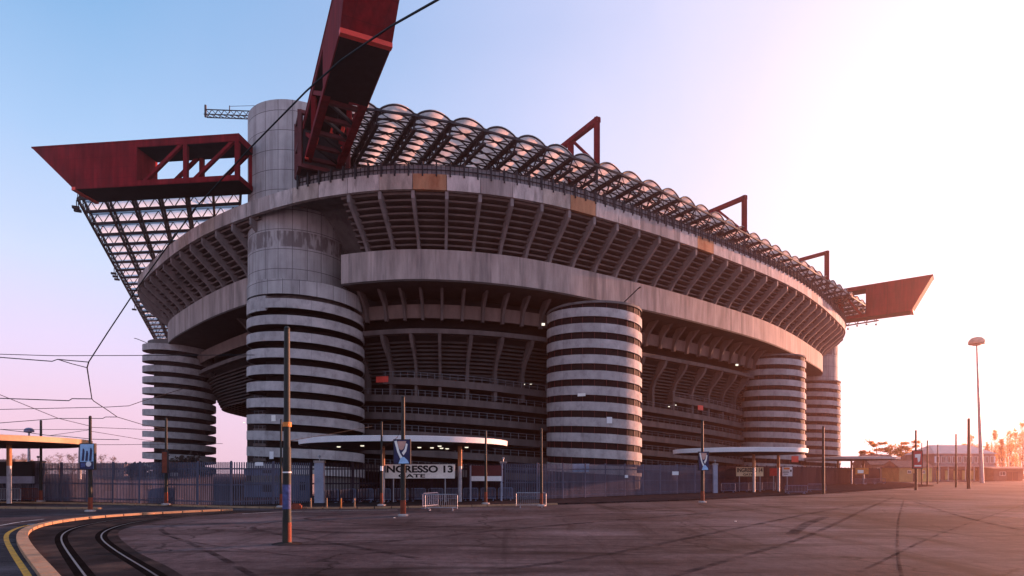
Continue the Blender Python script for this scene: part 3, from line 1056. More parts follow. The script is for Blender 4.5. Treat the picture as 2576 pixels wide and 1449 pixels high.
for t in (.4, 1.6, 33, 35, 37, 62):
    p = lroof(t, -.3, ZL - .3)
    MB().bar((p[0], p[1], p[2] + .3), (p[0], p[1], p[2] - .7), .09).box((p[0] - .1, p[1], p[2] - .8), (.9, .5, .35), .4).build('floodlight', STEEL, stadium)

# banner and lamps under the stands
for px, py, w, h, o in ((962, 955, 2.7, .85, 12.8), (1762, 1025, 1.9, .9, 12.8)):
    s = s_at_x(px) + (1.0 if px < 1300 else 12.0)
    # nearest ring length whose terrace line shows at this column
    best = min((abs(ring(q, o, 0)[0] / ring(q, o, 0)[1] * F + XC - px), q) for q in np.arange(s - 25, s + 25, .5))[1]
    a, b = ring(best - w / 2, o, 0), ring(best + w / 2, o, 0)
    z = EYE + (YH - py) / F * a[1]
    MB().bar((a[0], a[1], z), (b[0], b[1], z), .06, h).build('red_banner', RED_B, stadium)
for px, py, o in ((1369, 816, 8.5), (1853, 918, 8.5), (1316, 967, 13.3), (1338, 966, 13.3), (1682, 1023, 13.3), (1700, 1019, 13.3), (588, 1063, 13)):
    best = min((abs(ring(q, o, 0)[0] / ring(q, o, 0)[1] * F + XC - px), q) for q in np.arange(s_at_x(px) - 25, s_at_x(px) + 25, .5))[1]
    a = ring(best, o, 0)
    z = EYE + (YH - py) / F * a[1]
    MB().box((a[0], a[1], z), ((.45, .25, .3) if px in (1369, 1853) else (.3, .2, .12))).build('stand_lamp', LAMP, stadium)

# ------------------------------------------------------------------ ground
gm = MB()
gm.add([(-480, -40, 0), (480, -40, 0), (480, 600, 0), (-480, 600, 0)], [(0, 1, 2, 3)])
tag(gm.build('ground', ASPH), kind='structure')


GROOVE = surf('dark_groove_asphalt', (.008, .007, .007), .4, 1., rough=1., spec=0.)  # flat near-black band along each rail


def ribbon(name, pts, w, z, mat, kind='structure', label=None, cat=None, h=0.0):
    c = resample([(p[0], p[1]) for p in pts], .4)
    for _ in range(60 if 'rail' in name or name == 'kerb' else 0):
        c[1:-1] = .5 * c[1:-1] + .25 * (c[2:] + c[:-2])
    t = np.gradient(c, axis=0)
    t /= np.linalg.norm(t, axis=1)[:, None]
    n = np.c_[-t[:, 1], t[:, 0]]
    mb = MB()
    if h:
        for i0 in range(0, len(c) - 1, 3):
            cc = c[i0:i0 + 4]
            nn = n[i0:i0 + 4]
            tt = t[i0:i0 + 4]
            cc = cc.copy()
            cc[0] += tt[0] * .035
            cc[-1] -= tt[-1] * .035
            LL = [[(*(cc[i] - nn[i] * w / 2), z), (*(cc[i] - nn[i] * w / 2), z + h), (*(cc[i] + nn[i] * w / 2), z + h), (*(cc[i] + nn[i] * w / 2), z)] for i in range(len(cc))]
            mb.sheet(LL)
            mb.add(LL[0], [(0, 1, 2, 3)])
            mb.add(LL[-1], [(3, 2, 1, 0)])
    elif False:
        L = [[(*(c[i] - n[i] * w / 2), z), (*(c[i] - n[i] * w / 2), z + h), (*(c[i] + n[i] * w / 2), z + h), (*(c[i] + n[i] * w / 2), z)] for i in range(len(c))]
        mb.sheet(L)
        mb.add([L[0][0], L[0][1], L[0][2], L[0][3]], [(0, 1, 2, 3)])
        mb.add([L[-1][0], L[-1][1], L[-1][2], L[-1][3]], [(3, 2, 1, 0)])
    else:
        mb.sheet([[(*(c[i] - n[i] * w / 2), z), (*(c[i] + n[i] * w / 2), z)] for i in range(len(c))])
    o = mb.build(name, mat)
    tag(o, label, cat, kind=kind)
    return o


# track bed between the kerb and the open square
kerb_px = [(150, 1490), (120, 1449), (78, 1400), (54, 1362), (56, 1343), (84, 1326), (150, 1313), (250, 1301), (430, 1291), (585, 1284)]
bed_r = [(520, 1490), (430, 1430), (340, 1385), (297, 1345), (320, 1328), (390, 1312), (480, 1300), (590, 1292), (700, 1286)]
ka = resample([G(*p)[:2] for p in kerb_px], .5)
ba = resample([G(*p)[:2] for p in bed_r], .5)
na = 60
ka2 = ka[np.linspace(0, len(ka) - 1, na).astype(int)]
ba2 = ba[np.linspace(0, len(ba) - 1, na).astype(int)]
MBt = MB().sheet([[(*ka2[i], .004), (*ba2[i], .004)] for i in range(na)])
tag(MBt.build('track_bed', TRACK), kind='structure')
ribbon('kerb', [G(*p) for p in kerb_px], .36, .0, KERB, h=.13)
ribbon('kerb', [G(x, y) for x, y in ((-220, 1276), (0, 1279), (120, 1280), (252, 1281))], .4, 0, KERB, h=.13)
r1 = [G(*p) for p in ((245, 1490), (215, 1449), (178, 1400), (151, 1358), (153, 1343), (180, 1328), (262, 1311), (400, 1293), (560, 1284))]
r2 = [G(*p) for p in ((452, 1490), (400, 1449), (305, 1395), (247, 1352), (250, 1342), (270, 1330), (340, 1312), (450, 1298), (600, 1288))]
for pts, lab in ((r1, 'left steel tram rail curving beside the pale kerb'), (r2, 'right steel tram rail curving past the open square')):
    ribbon('tram_rail', pts, .055, .005, RAIL, None, lab, 'rail')
    ribbon('rail_groove_ground', pts, .42, .0045, GROOVE)
ribbon('yellow_line', [G(*p) for p in ((88, 1490), (70, 1449), (32, 1390), (16, 1357), (22, 1340), (52, 1326), (90, 1318))], .16, .004, YLINE)
ribbon('white_line', [G(*p) for p in ((-60, 1328), (0, 1322), (45, 1314), (110, 1306))], .14, .004, WLINE)
ribbon('white_line', [G(*p) for p in ((610, 1293), (700, 1288), (880, 1284), (1000, 1283))], .14, .004, WLINE)
# tyre marks on the square
sk = MB()


def skid_arc(pts, w):
    c = resample([G(*p)[:2] for p in pts], .5)
    t = np.gradient(c, axis=0)
    t /= np.linalg.norm(t, axis=1)[:, None]
    n = np.c_[-t[:, 1], t[:, 0]]
    ribbons.append((c, n, w))


ribbons = []
skid_arc([(640, 1449), (520, 1385), (415, 1340), (420, 1325), (520, 1308), (680, 1298), (860, 1290)], .22)
skid_arc([(1050, 1405), (860, 1370), (690, 1342), (640, 1325), (760, 1305), (960, 1294)], .3)
skid_arc([(1240, 1330), (1040, 1324), (880, 1316), (770, 1304), (900, 1292)], .3)
skid_arc([(700, 1330), (900, 1340), (1150, 1322), (1400, 1300), (1700, 1283)], .35)
skid_arc([(700, 1372), (980, 1362), (1300, 1330), (1640, 1302), (2000, 1272)], .45)
skid_arc([(1200, 1440), (1500, 1400), (1800, 1340), (2050, 1290), (2200, 1262)], .3)
skid_arc([(1620, 1470), (1830, 1410), (2040, 1345), (2180, 1280), (2250, 1250)], .25)
skid_arc([(2270, 1460), (2258, 1380), (2262, 1300), (2275, 1255)], .10)
skid_arc([(2160, 1440), (2400, 1330), (2600, 1262)], .12)
skid_arc([(400, 1345), (520, 1370), (760, 1400), (1100, 1420)], .12)
skid_arc([(2300, 1262), (2420, 1300), (2620, 1345)], .25)
skid_arc([(2080, 1300), (2030, 1318), (1990, 1345)], .5)
for i, (c, n, w) in enumerate(ribbons):
    sk.sheet([[(*(c[j] - n[j] * w / 2), .004 + .0006 * i), (*(c[j] + n[j] * w / 2), .004 + .0006 * i)] for j in range(len(c))])
tag(sk.build('tyre_mark_ground', SKID), kind='structure')

# raised pavement between the square and the fence
kl = [(-260, 1262), (0, 1265), (300, 1270), (620, 1278), (860, 1280), (1060, 1277), (1350, 1271), (1582, 1264), (1760, 1258), (1945, 1248), (2075, 1242), (2302, 1226), (2347, 1223)]
kg = resample([G(*p)[:2] for p in kl], .8)
poly = [tuple(q) for q in kg]
lx, ly = poly[-1]
poly += [(lx + 12, ly + 25), (lx + 40, ly + 150), (-160, ly + 150), (-160, poly[0][1])]
tag(MB().prism(poly, -.1, .12).build('pavement', PAVE), kind='structure')
ribbon('pavement_kerb', [(q[0], q[1], 0) for q in kg[:int(len(kg) * .40)]], .22, -.05, KERB, h=.178)
ribbon('pavement_kerb', [(q[0], q[1], 0) for q in kg[int(len(kg) * .40):]], .22, -.05, PAVE, h=.178)

# ------------------------------------------------------------------ fences
PZ = .12
fpx = [(-150, 1259), (114, 1261), (470, 1270), (586, 1272), (781, 1265), (1270, 1258), (1376, 1256), (1551, 1248.5), (1707, 1242), (1795, 1239.5), (1994, 1229), (2125, 1217), (2214, 1212.5)]
FG = {p[0]: G(p[0], p[1], PZ)[:2] for p in fpx}


FENCE_D = surf('shaded_fence_paint', (.035, .026, .036), .3, .9, (1, 1, .2), 1.0, spec=0.)  # shaded copy of the fence paint, darkness put into the colour


def fence(pts, label, paint=None, height=3.2, spacing=.165, name='fence'):
    x0, y0 = pts[0]
    f = thing(name, label, 'fence', (x0, y0, PZ), 'steel picket fences round the stadium')
    c = resample(pts, 3.0)
    for i in range(len(c) - 1):
        a, b = c[i], c[i + 1]
        L = np.linalg.norm(b - a)
        rz = math.atan2(b[1] - a[1], b[0] - a[0])
        mb = MB()
        n = max(2, int(L / spacing))
        for k in range(n):
            p = a + (b - a) * (k + .5) / n
            mb.box((p[0], p[1], PZ + height / 2 + .05), (.085, .035, height), rz)
        m_ = (a + b) / 2
        for z in (.3, 1.55, 2.75):
            mb.box((m_[0], m_[1] + .045, PZ + z), (L, .05, .11), rz)
        mb.build('fence_panel', paint or FENCE, f, smooth=False)
        MB().box((a[0], a[1] + .05, PZ + height / 2 + .08), (.13, .13, height + .12), rz).build('fence_post', paint or FENCE, f, smooth=False)
    return f


fence([FG[-150], FG[114], FG[470], FG[586], FG[781]], 'dark blue picket fence on the left in front of the leftmost tower')
fence([FG[781], FG[1270]], 'dark picket gate fence behind the sign that reads 13', FENCE_D, spacing=.23)
fence([FG[1270], FG[1376], FG[1551], FG[1707], FG[1795]], 'dark picket fence in front of the middle ramp tower')
fence([FG[1795], FG[1994]], 'dark picket fence under the middle canopy behind the sign that reads 14', FENCE_D)
fence([FG[1994], FG[2125], FG[2214]], 'shaded picket fence at the far right behind the last canopy', FENCE_D)


def pillar(px, py, z1, w, label, mat=WHITE):
    x, y, z = G(px, py, PZ)
    t = thing('gate_pillar', label, 'pillar', (x, y, PZ), 'pale pillars between the fences')
    MB().box((x, y, PZ + z1 / 2), (w, .35, z1)).build('shaft', mat, t)
    MB().box((x, y, PZ + z1 + .09), (w + .12, .45, .18)).build('cap', CON, t)
    m_ = MB().tube([(x, y, PZ + z1 + .18), (x, y, PZ + z1 + .42)], .04).lathe((x, y, PZ + z1 + .5), [(0, -.1), (.12, -.02), (.1, .08), (0, .12)], 10)
    m_.build('camera_head', GALV, t)


PILL = surf('grey_blue_pillar_paint', (.30, .31, .40), .2, .8, rough=.7)
pillar(804, 1265, 3.25, .75, 'pale pillar left of the barriers under the near canopy', PILL)
pillar(1266, 1247, 3.4, .62, 'pale pillar right of the dark gate opening with a white strip', PILL)
pillar(1799, 1240, 3.3, .5, 'pale pillar at the end of the fence left of the middle canopy', PILL)
pillar(96, 1259, 3.3, .95, 'bluish pillar beside the dark ticket booth at the far left', PILL)
pillar(2166, 1214, 3.2, .5, 'thin pale pillar under the farthest canopy', PILL)

# ------------------------------------------------------------------ canopies


SLEEVE = surf('sunlit_orange_sleeve', (.40, .19, .10), .3, 1.5, rough=.7)  # orange sunlight on the column tops put into the colour


def canopy(cx, cy, r, z, cols, label, fascia=WHITE, lamps=0, th=.42):
    t = thing('entrance_canopy', label, 'canopy', (cx, cy, 0), 'round entrance canopies')
    MB().lathe((cx, cy, z), [(r - .05, 0), (r, .0), (r + .05, th), (r - .1, th + .03)], 72).build('fascia', fascia, t)
    MB().lathe((cx, cy, z), [(r - .1, th), (r * .5, th + .2), (0, th + .3)], 72).build('roof', CON, t)
    MB().lathe((cx, cy, z), [(r - .04, .02), (r * .9, -.12), (0, -.3)], 72).build('soffit', BLACK, t)
    for x, y in cols:
        c = MB().tube([(x, y, PZ), (x, y, z)], .17, 14).build('column', GALV, t)
        MB().tube([(x, y, PZ + 3.0), (x, y, z - .08)], .178, 14).build('sunlit_sleeve', SLEEVE, c)  # sleeve added to paint low sun on the upper column
    rg = random.Random(3)
    for k in range(lamps):
        a = -PI * (k + .5) / lamps if k < 5 else -PI * (k - 4.2) / (lamps - 4)
        rr_ = r * (.42 if k < 5 else .68)
        x, y = cx + rr_ * math.cos(a), cy + rr_ * math.sin(a)
        zz_ = z - .12 - .18 * (1 - rr_ / r)
        MB().lathe((x, y, zz_), [(0, -.08), (.14, -.07), (.17, 0)], 14).build('ceiling_lamp', LAMP, t)


canopy(-9.6, 54.0, 9.15, 4.95, [G(963, 1264, PZ)[:2], G(1157, 1262, PZ)[:2]], 'large round white canopy over the near gate that reads 13', lamps=10)
canopy(29.2, 77.0, 8.1, 4.95, [G(1896, 1238, PZ)[:2], G(1958, 1236, PZ)[:2]], 'round white canopy over the gate that reads 14', th=.5)
canopy(68.6, 121, 8.6, 5.0, [XD(2108, 121)[:2], XD(2142, 119)[:2], XD(2172, 119)[:2]], 'farthest round canopy near the low houses on the right', fascia=SHEET)
canopy(-45.4, 48.5, 9.2, 4.95, [XD(23, 47.5)[:2], XD(-260, 47)[:2]], 'canopy cut by the left edge with an orange sunlit rim', fascia=surf('sunlit_rim_paint', (.50, .33, .20), .12, .7, rough=.5))  # orange sunlight put into the rim's paint colour

# ticket booth left, gate box right of the near sign
bx, by = G(-40, 1262, PZ)[:2]
t = thing('ticket_booth', 'dark ticket booth panel with a grey beam at the left edge', 'booth', (bx, by, PZ))
for nm, y0, y1, mt, off in (('dark_panel', 1161, 1198, BLACK, 0), ('grey_beam', 1198, 1216, PILL, -.03)):
    d = by
    a, b = P(-260, y0, d), P(84, y1, d)
    MB().box(((a[0] + b[0]) / 2, d + off, (a[2] + b[2]) / 2), (b[0] - a[0], .3, a[2] - b[2])).build(nm, mt, t)
d = 51.6
t = thing('gate_shutter', 'dark red shutter box with a pale strip right of the near sign', 'gate', (P(1224, 1200, d)[0], d, PZ))
for nm, x0, x1, y0, y1, mt in (('shutter', 1186, 1262, 1171, 1197.6, STEEL_R), ('pale_strip', 1186, 1262, 1197.8, 1210, WHITE)):
    a, b = P(x0, y0, d), P(x1, y1, d)
    MB().box(((a[0] + b[0]) / 2, d, (a[2] + b[2]) / 2), (b[0] - a[0], .2, a[2] - b[2])).build(nm, mt, t)
for x in (1184, 1262):
    a = P(x, 1171, d)
    MB().box((a[0], d + .02, (a[2] + PZ) / 2), (.14, .2, a[2] - PZ)).build('post', PILL, t)

# ------------------------------------------------------------------ signs


def text(parent, body, x, z, y, width, height, mat, bold=.02):
    cu = bpy.data.curves.new('lettering', 'FONT')
    cu.body = body
    cu.size = 1
    cu.align_x = 'CENTER'
    cu.extrude = .012
    cu.offset = bold
    ob = bpy.data.objects.new('lettering', cu)
    COL.objects.link(ob)
    dg = bpy.context.evaluated_depsgraph_get()
    me = bpy.data.meshes.new_from_object(ob.evaluated_get(dg))
    bpy.data.objects.remove(ob)
    bpy.data.curves.remove(cu)
    v = np.array([q.co[:] for q in me.vertices])
    mn, mx = v.min(0), v.max(0)
    px, py, pz = ORG[parent]
    for q in me.vertices:
        c = q.co.copy()
        q.co = ((c.x - (mn[0] + mx[0]) / 2) / (mx[0] - mn[0]) * width + x - px, y - c.z - py, (c.y - (mn[1] + mx[1]) / 2) / (mx[1] - mn[1]) * height + z - pz)
    me.materials.clear()
    me.materials.append(mat)
    me.name = 'lettering'
    o = bpy.data.objects.new('lettering', me)
    COL.objects.link(o)
    o.parent = parent
    ORG[o] = ORG[parent]
    return o


def sign(name, label, cat, x0, y0, x1, y1, d, mat, th=.08, frame=None, group=None):
    a, b = P(x0, y0, d), P(x1, y1, d)
    c = ((a[0] + b[0]) / 2, d, (a[2] + b[2]) / 2)
    t = thing(name, label, cat, (c[0], d, b[2]), group)
    w, h = b[0] - a[0], a[2] - b[2]
    MB().box(c, (w, th, h)).build('board', mat, t)
    if frame:
        m_ = MB()
        m_.box((c[0], d - .02, c[2] + h / 2), (w + .1, th + .06, .08)).box((c[0], d - .02, c[2] - h / 2), (w + .1, th + .06, .08))
        m_.box((c[0] - w / 2, d - .02, c[2]), (.08, th + .06, h - .08)).box((c[0] + w / 2, d - .02, c[2]), (.08, th + .06, h - .08))
        m_.build('frame', frame, t)
    return t, c, w, h


t, c, w, h = sign('gate_sign', 'white sign that reads INGRESSO 13 GATE under the near canopy', 'sign', 962, 1168, 1144, 1203.5, 49.5, CREAM)
yt = c[1] - .055
text(t, 'INGRESSO 13', c[0] - .02, c[2] + .19, yt, w * .955, .60, BLACK, .035)
text(t, 'GATE', c[0] - .55, c[2] - .37, yt, w * .37, .30, BLACK, .03)
for px in (990, 1120):
    a = P(px, 1203, 49.6)
    MB().bar((a[0], 49.61, PZ), (a[0], 49.61, a[2] + .2), .08).build('support', GALV, t)
t, c, w, h = sign('gate_sign', 'yellowish sign that reads INGRESSO 14 GATE under the middle canopy', 'sign', 1852, 1175, 1920, 1198, 75.0, surf('sign_cream', (.78, .66, .44), .08, 1., rough=.6))
text(t, 'INGRESSO 14', c[0], c[2] + .2, c[1] - .055, w * .94, .56, BLACK, .03)
text(t, 'GATE', c[0] - .25, c[2] - .36, c[1] - .055, w * .36, .28, BLACK, .03)
for px in (1860, 1912):
    a = P(px, 1198, 75.1)
    MB().bar((a[0], 75.1, PZ), (a[0], 75.1, a[2] + .2), .08).build('support', GALV, t)
t, c, w, h = sign('notice_board', 'white notice board with an orange heading right of the sign that reads 14', 'sign', 1968, 1175, 1993, 1198, 81, WHITE)
MB().box((c[0] - w * .08, c[1] - .06, c[2] + h * .34), (w * .6, .03, h * .22)).build('heading', ORANGE, t)
for k, ww in enumerate((.55, .62, .4)):
    MB().box((c[0] - w * .16, c[1] - .06, c[2] + h * (.06 - .17 * k)), (w * ww, .03, h * .06)).build('text_line', BLACK, t)
MB().lathe((0, 0, 0), [(0, 0), (.14, 0), (.14, .03), (0, .03)], 12)
MB().box((c[0] + w * .34, c[1] - .06, c[2] + h * .1), (w * .16, .03, h * .24)).build('emblem', BLACK, t)
a = P(1980, 1198, 81.1)
MB().bar((a[0], 81.1, PZ), (a[0], 81.1, a[2] + .2), .08).build('support', GALV, t)
t, c, w, h = sign('shutter_board', 'dull red board between the sign that reads 14 and the notice board', 'panel', 1936, 1178, 1956, 1197, 78, REDPR)
a = P(1946, 1197, 78.1)
MB().bar((a[0], 78.1, PZ), (a[0], 78.1, a[2] + .1), .08).build('support', GALV, t)
t, c, w, h = sign('poster', 'orange picture poster on the fence under the farthest canopy', 'poster', 2152, 1177, 2185, 1193, 112, ORANGE)
MB().box((c[0] - .3, c[1] - .06, c[2] - .1), (1.1, .03, .6)).build('picture', CREAM, t)
for px, py, d_, lab in ((309.5 + 130, 1167 + 26, 46.6, 'small white plate on the fence right of the leftmost tower'), (652, 1166.5, 45.0, 'small white plate at the top of the fence below the corner tower')):
    sign('fence_plate', lab, 'sign', px - 10, py - 4, px + 10, py + 5, d_ - .3, WHITE, .03, None, 'plates on the fence')
sign('fence_plate', 'small white square plate on the fence below the middle ramp tower', 'sign', 1572, 1195, 1580, 1202, 61, WHITE, .03, None, 'plates on the fence')
sign('fence_plate', 'white plate with a dark mark left of the sign that reads 14', 'sign', 1691, 1186, 1707, 1195, 66, WHITE, .03, None, 'plates on the fence')
sign('fence_poster', 'blue and pink poster behind the fence at the foot of the middle tower', 'poster', 1440, 1167, 1483, 1187, 60, SKYB, .03)
sign('fence_poster', 'orange poster behind the fence right of the blue and pink one', 'poster', 1601, 1173, 1621, 1190, 66, RED_ORANGE, .03)
sign('door_panel', 'tall red panel behind the fence beside the far left pillar', 'panel', 163, 1210, 187, 1250, 52.0, RED_ORANGE, .05)

# hoardings and huts behind the fence
for x0, x1, y0, y1, d, lab in ((228, 330, 1206, 1254, 56, 'blue hoarding behind the left fence, left of two'), (330, 425, 1204, 1252, 57, 'blue hoarding behind the left fence below the leftmost tower'),
                               (624, 716, 1180, 1196, 60, 'pale wall strip behind the fence at the foot of the corner tower'), (624, 716, 1213, 1250, 59, 'pale blue hut behind the fence at the foot of the corner tower'),
                               (742, 790, 1196, 1262, 52, 'blue panel behind the fence left of the pale pillar')):
    t, c, w, h = sign('site_hut', lab, 'hut', x0, y0, x1, y1, d, BLUEH, 1.6, None, 'huts and hoardings behind the fence')
    MB().box((c[0] + w * .1, d - .82, c[2] + h * .1), (min(.9, w * .3), .04, min(.7, h * .5))).build('window', WIN, t)
    MB().box((c[0], d, c[2] + h / 2 + .05), (w + .15, 1.75, .1)).build('roof', CON_D, t)

# ------------------------------------------------------------------ poles


def pole(px, py, ytop, label, r=.085, base=True, rings=()):
    x, y, z = G(px, py, 0)
    z0 = 0.0
    if y > 44 and px < 2310:
        x, y, z = G(px, py, PZ)
        z0 = PZ
    h = EYE + (YH - ytop) / F * y - z0
    t = thing('tram_pole', label, 'pole', (x, y, z0), 'tramway poles round the square')
    MB().tube([(x, y, z0), (x, y, z0 + h * .45), (x, y, z0 + h * .4501), (x, y, z0 + h)], [r * 1.25, r * 1.2, r, r * .85], 12).build('shaft', POLE, t)
    if base:
        MB().tube([(x, y, z0), (x, y, z0 + .95)], [r * 1.45, r * 1.3], 12).build('pole_foot', RED_ORANGE, t)  # lowest part of the pole coloured red-orange
        MB().lathe((x, y, z0), [(.32, 0), (.32, .09), (.16, .13)], 14).build('footing', CON, t)
    MB().lathe((x, y, z0 + h), [(r * .85, 0), (r * .95, .03), (r * .5, .1), (0, .12)], 10).build('cap', POLE, t)
    for zf, col, hh in rings:
        MB().tube([(x, y, z0 + h * zf), (x, y, z0 + h * zf + hh)], r * 1.32, 12).build('band', col, t)
    return t, (x, y, z0, h)


p1, g1 = pole(722, 1368, 828, 'thickest dark green pole in the middle foreground with a torn blue poster', .122, False, ((.545, ORANGE, .17), (.33, WHITE, .05)))
x, y, z0, h = g1
MB().lathe((x, y, 1.75), [(.162, -.45), (.162, .45)], 16, R(200), R(345)).build('torn_poster', BLUEP, p1)
MB().tube([(x, y, 0), (x, y, 1.0)], [.172, .16], 14).build('pole_foot', POLE, p1)
MB().lathe((x, y, .5), [(.174, -.42), (.170, .3)], 10, R(-60), R(-5)).build('orange_patch', RED_ORANGE, p1)  # red-orange patch on one side of the foot
MB().lathe((x, y, 0), [(.55, .0), (.45, .03), (.17, .05)], 16).build('footing', TRACK, p1)
p2, g2 = pole(1014, 1298, 1000, 'dark pole with a player poster box left of centre', .125)
p3, g3 = pole(227, 1287, 1050, 'pole with a pale advertising box near the left tram tracks', .10)
pole(103, 1262, 1060, 'pole by the bluish pillar at the far left', .10)
p5, g5 = pole(418, 1270, 1055, 'pole in front of the leftmost tower with a narrow red box', .10)
pole(707, 1276, 1058, 'thin pole just left of the thickest foreground pole', .075)
pole(960, 1272, 1063, 'thin pole beside the left column of the near canopy', .08, True, ((.42, WHITE, .35),))
pole(1222, 1268, 1085, 'pole before the dark red shutter box', .085)
pole(1362, 1273, 1080, 'pole beside the right crowd barrier', .08)
p10, g10 = pole(1767, 1264, 1060, 'pole with a dark poster box left of the middle canopy', .11)
pole(2071, 1243, 1074, 'tall pole in front of the far corner tower', .13, False)
p12, g12 = pole(2304, 1233, 1084, 'pole with a red advertising box before the low houses', .13, False)
pole(2319, 1221, 1115, 'thin pole just right of the red advertising box', .10, False)
pole(2333, 1221, 1109, 'second thin pole right of the red advertising box', .13, False)
pole(2359, 1217, 1119, 'thin pole before the yellow gable wall', .11, False)
pole(2405, 1226, 1093, 'dark pole before the left half of the white house', .13, False)
pole(2437, 1229.5, 1054, 'thickest dark pole on the right before the white house', .20, False)
pole(2478, 1208, 1129, 'thin dark pole right of the tall mushroom mast', .14, False)


def adbox(g, z, w, h, label, kind, dy=.3, dx=0.0, rz=0.0):
    x, y = g[0] + dx, g[1] - dy
    t = thing('advertising_box', label, 'advert', (x, y, z - h / 2), 'advertising boxes on the poles')
    MB().box((x, y, z), (w, .2, h), rz).build('case', STEEL, t)
    f = y - .105

    def flat(nm, poly, mat, k):
        MB().hull([(x + a * w, f - .012 * k, z + b * h) for a, b in poly], [(x + a * w, f - .012 * k - .01, z + b * h) for a, b in poly]).build(nm, mat, t)
    if kind == 'player':
        flat('poster', [(-.46, -.47), (.46, -.47), (.46, .47), (-.46, .47)], NAVY, 0)
        flat('raised_arm', [(-.44, .42), (-.30, .44), (-.12, -.05), (.08, -.25), (-.06, -.32), (-.26, -.02)], CREAM, 1)
        flat('shirt', [(.0, -.04), (.16, .1), (.24, .34), (.34, .3), (.26, .02), (.1, -.14)], CREAM, 1.5)
        flat('face', [(-.16, .12), (-.05, .06), (.08, .1), (.22, .3), (.26, .42), (-.26, .42), (-.24, .28)], SKIN, 2)
        flat('shorts', [(-.2, -.47), (.42, -.46), (.34, -.34), (.12, -.2), (-.06, -.24)], SKYB, 2.5)
    elif kind == 'bottles':
        flat('poster', [(-.44, -.47), (.44, -.47), (.44, .47), (-.44, .47)], SKYB, 0)
        for k, (cx, t0) in enumerate(((-.24, .30), (0, .22), (.26, .32))):
            flat('dark_shape', [(cx - .10, -.16), (cx + .06, -.16), (cx + .10, t0 - .1), (cx + .06, t0), (cx - .02, t0), (cx - .04, t0 - .1)], NAVY, 1 + .3 * k)
        flat('lower_half', [(-.44, -.47), (.44, -.47), (.44, -.18), (-.44, -.2)], NAVY, 2.4)
        flat('round_emblem', [(.14 + .18 * math.cos(a), -.28 + .1 * math.sin(a)) for a in np.linspace(0, 2 * PI, 12, endpoint=False)], WHITE, 3)
        flat('text_block', [(-.36, -.4), (-.1, -.4), (-.1, -.25), (-.36, -.25)], BLUEP, 3.3)
    elif kind == 'red':
        flat('poster', [(-.42, -.45), (.42, -.45), (.42, .45), (-.42, .45)], REDPR, 0)
        flat('white_figure', [(-.3, .28), (.28, .3), (.2, -.08), (.02, -.16), (-.06, .1), (-.3, .1)], CREAM, 1)
        flat('white_line', [(-.34, -.38), (.34, -.38), (.34, -.3), (-.34, -.3)], CREAM, 1.3)
    else:
        flat('poster', [(-.42, -.46), (.42, -.46), (.42, .46), (-.42, .46)], RED_ORANGE, 0)


adbox(g2, EYE + (YH - 1137) / F * g2[1], 1.02, 1.5, 'blue poster box of a player raising both arms on a dark pole', 'player', .28)
adbox(g3, EYE + (YH - 1149) / F * g3[1], 1.0, 1.75, 'pale blue poster box with three dark shapes on the left pole', 'bottles', .28, .05)
adbox(g5, EYE + (YH - 1163) / F * g5[1], .42, 1.7, 'narrow red box on the pole in front of the leftmost tower', 'side', .25, .08)
adbox(g10, EYE + (YH - 1160) / F * g10[1], .85, 1.55, 'dark poster box of a player on the pole left of the middle canopy', 'player', .25)
adbox(g12, EYE + (YH - 1156) / F * g12[1], 1.35, 2.5, 'red advertising box with a white figure on the right', 'red', .28)

# lamp masts with dome heads
DOME = surf('dome_grey_beige', (.42, .34, .26), .2, 2., rough=.5)


def mast(bx, by, hx, hy, d, hr, label, domemat):
    b, q = XD(bx, d), P(hx, hy, d)
    t = thing('light_mast', label, 'lamp mast', b, 'tall masts with dome lamps')
    MB().tube([b, tuple((np.array(b) * .6 + np.array(q) * .4)), q], [d * .0034, d * .0024, d * .0012], 12).build('shaft', GALV, t)
    MB().lathe(q, [(0, -hr * .18), (hr * .5, -hr * .15), (hr * .52, 0), (hr * .95, .02), (hr, hr * .2), (hr * .93, hr * .55), (hr * .6, hr * .9), (0, hr * 1.05)], 24).build('dome', domemat, t)


mast(2470, 1215, 2457, 866, 133, 1.6, 'very tall mast with a beige dome on the right', DOME)
DOMEB = surf('dome_blue', (.16, .19, .30), .2, 2., rough=.5)
mast(73, 1190, 73, 1087, 150, 1.1, 'blue dome lamp above the canopy at the left edge', DOMEB)
mast(200, 1190, 200, 1120, 190, 1.15, 'far blue dome lamp left of the pale poster box', DOMEB)

# ------------------------------------------------------------------ wires
WIREM = surf('wire', (.012, .012, .014), .1, 1., rough=.7)


def wire(pts, r, label, hang=()):
    c = [P(*p) for p in pts]
    t = MB().tube(c, r, 5).build('overhead_wire', WIREM, smooth=False)
    tag(t, label, 'wire', 'tram wires over the square')


wire([(1120, -12, 8.8), (1100, 0, 9), (985, 65, 10.2), (860, 150, 11.6), (770, 230, 12.6), (630, 372, 14.2), (490, 525, 15.8), (345, 725, 17.6), (270, 838, 18.6), (223, 911, 19.2)], .019, 'thick cable rising across the stadium to the top of the picture')
wire([(223, 911, 19.2), (219, 925, 19.6), (231, 1003, 26), (236, 1009, 27), (274, 1034, 31), (295, 1049, 33), (358, 1068, 40), (418, 1080, 47)], .02, 'span wire that joins the contact wires down to the left pole')
wire([(-60, 889, 19), (0, 891, 19), (137, 895, 19), (400, 894, 19), (640, 893, 19)], .012, 'highest level contact wire on the left')
wire([(-60, 897, 18.5), (0, 899, 18.7), (131, 909, 19), (145, 904, 19), (223, 911, 19.2)], .016, 'upper contact wire with a kinked hanger at its end')
wire([(145, 904, 19), (180, 915, 19.2), (219, 925, 19.6)], .014, 'short slanting hanger arm below the upper contact wire')
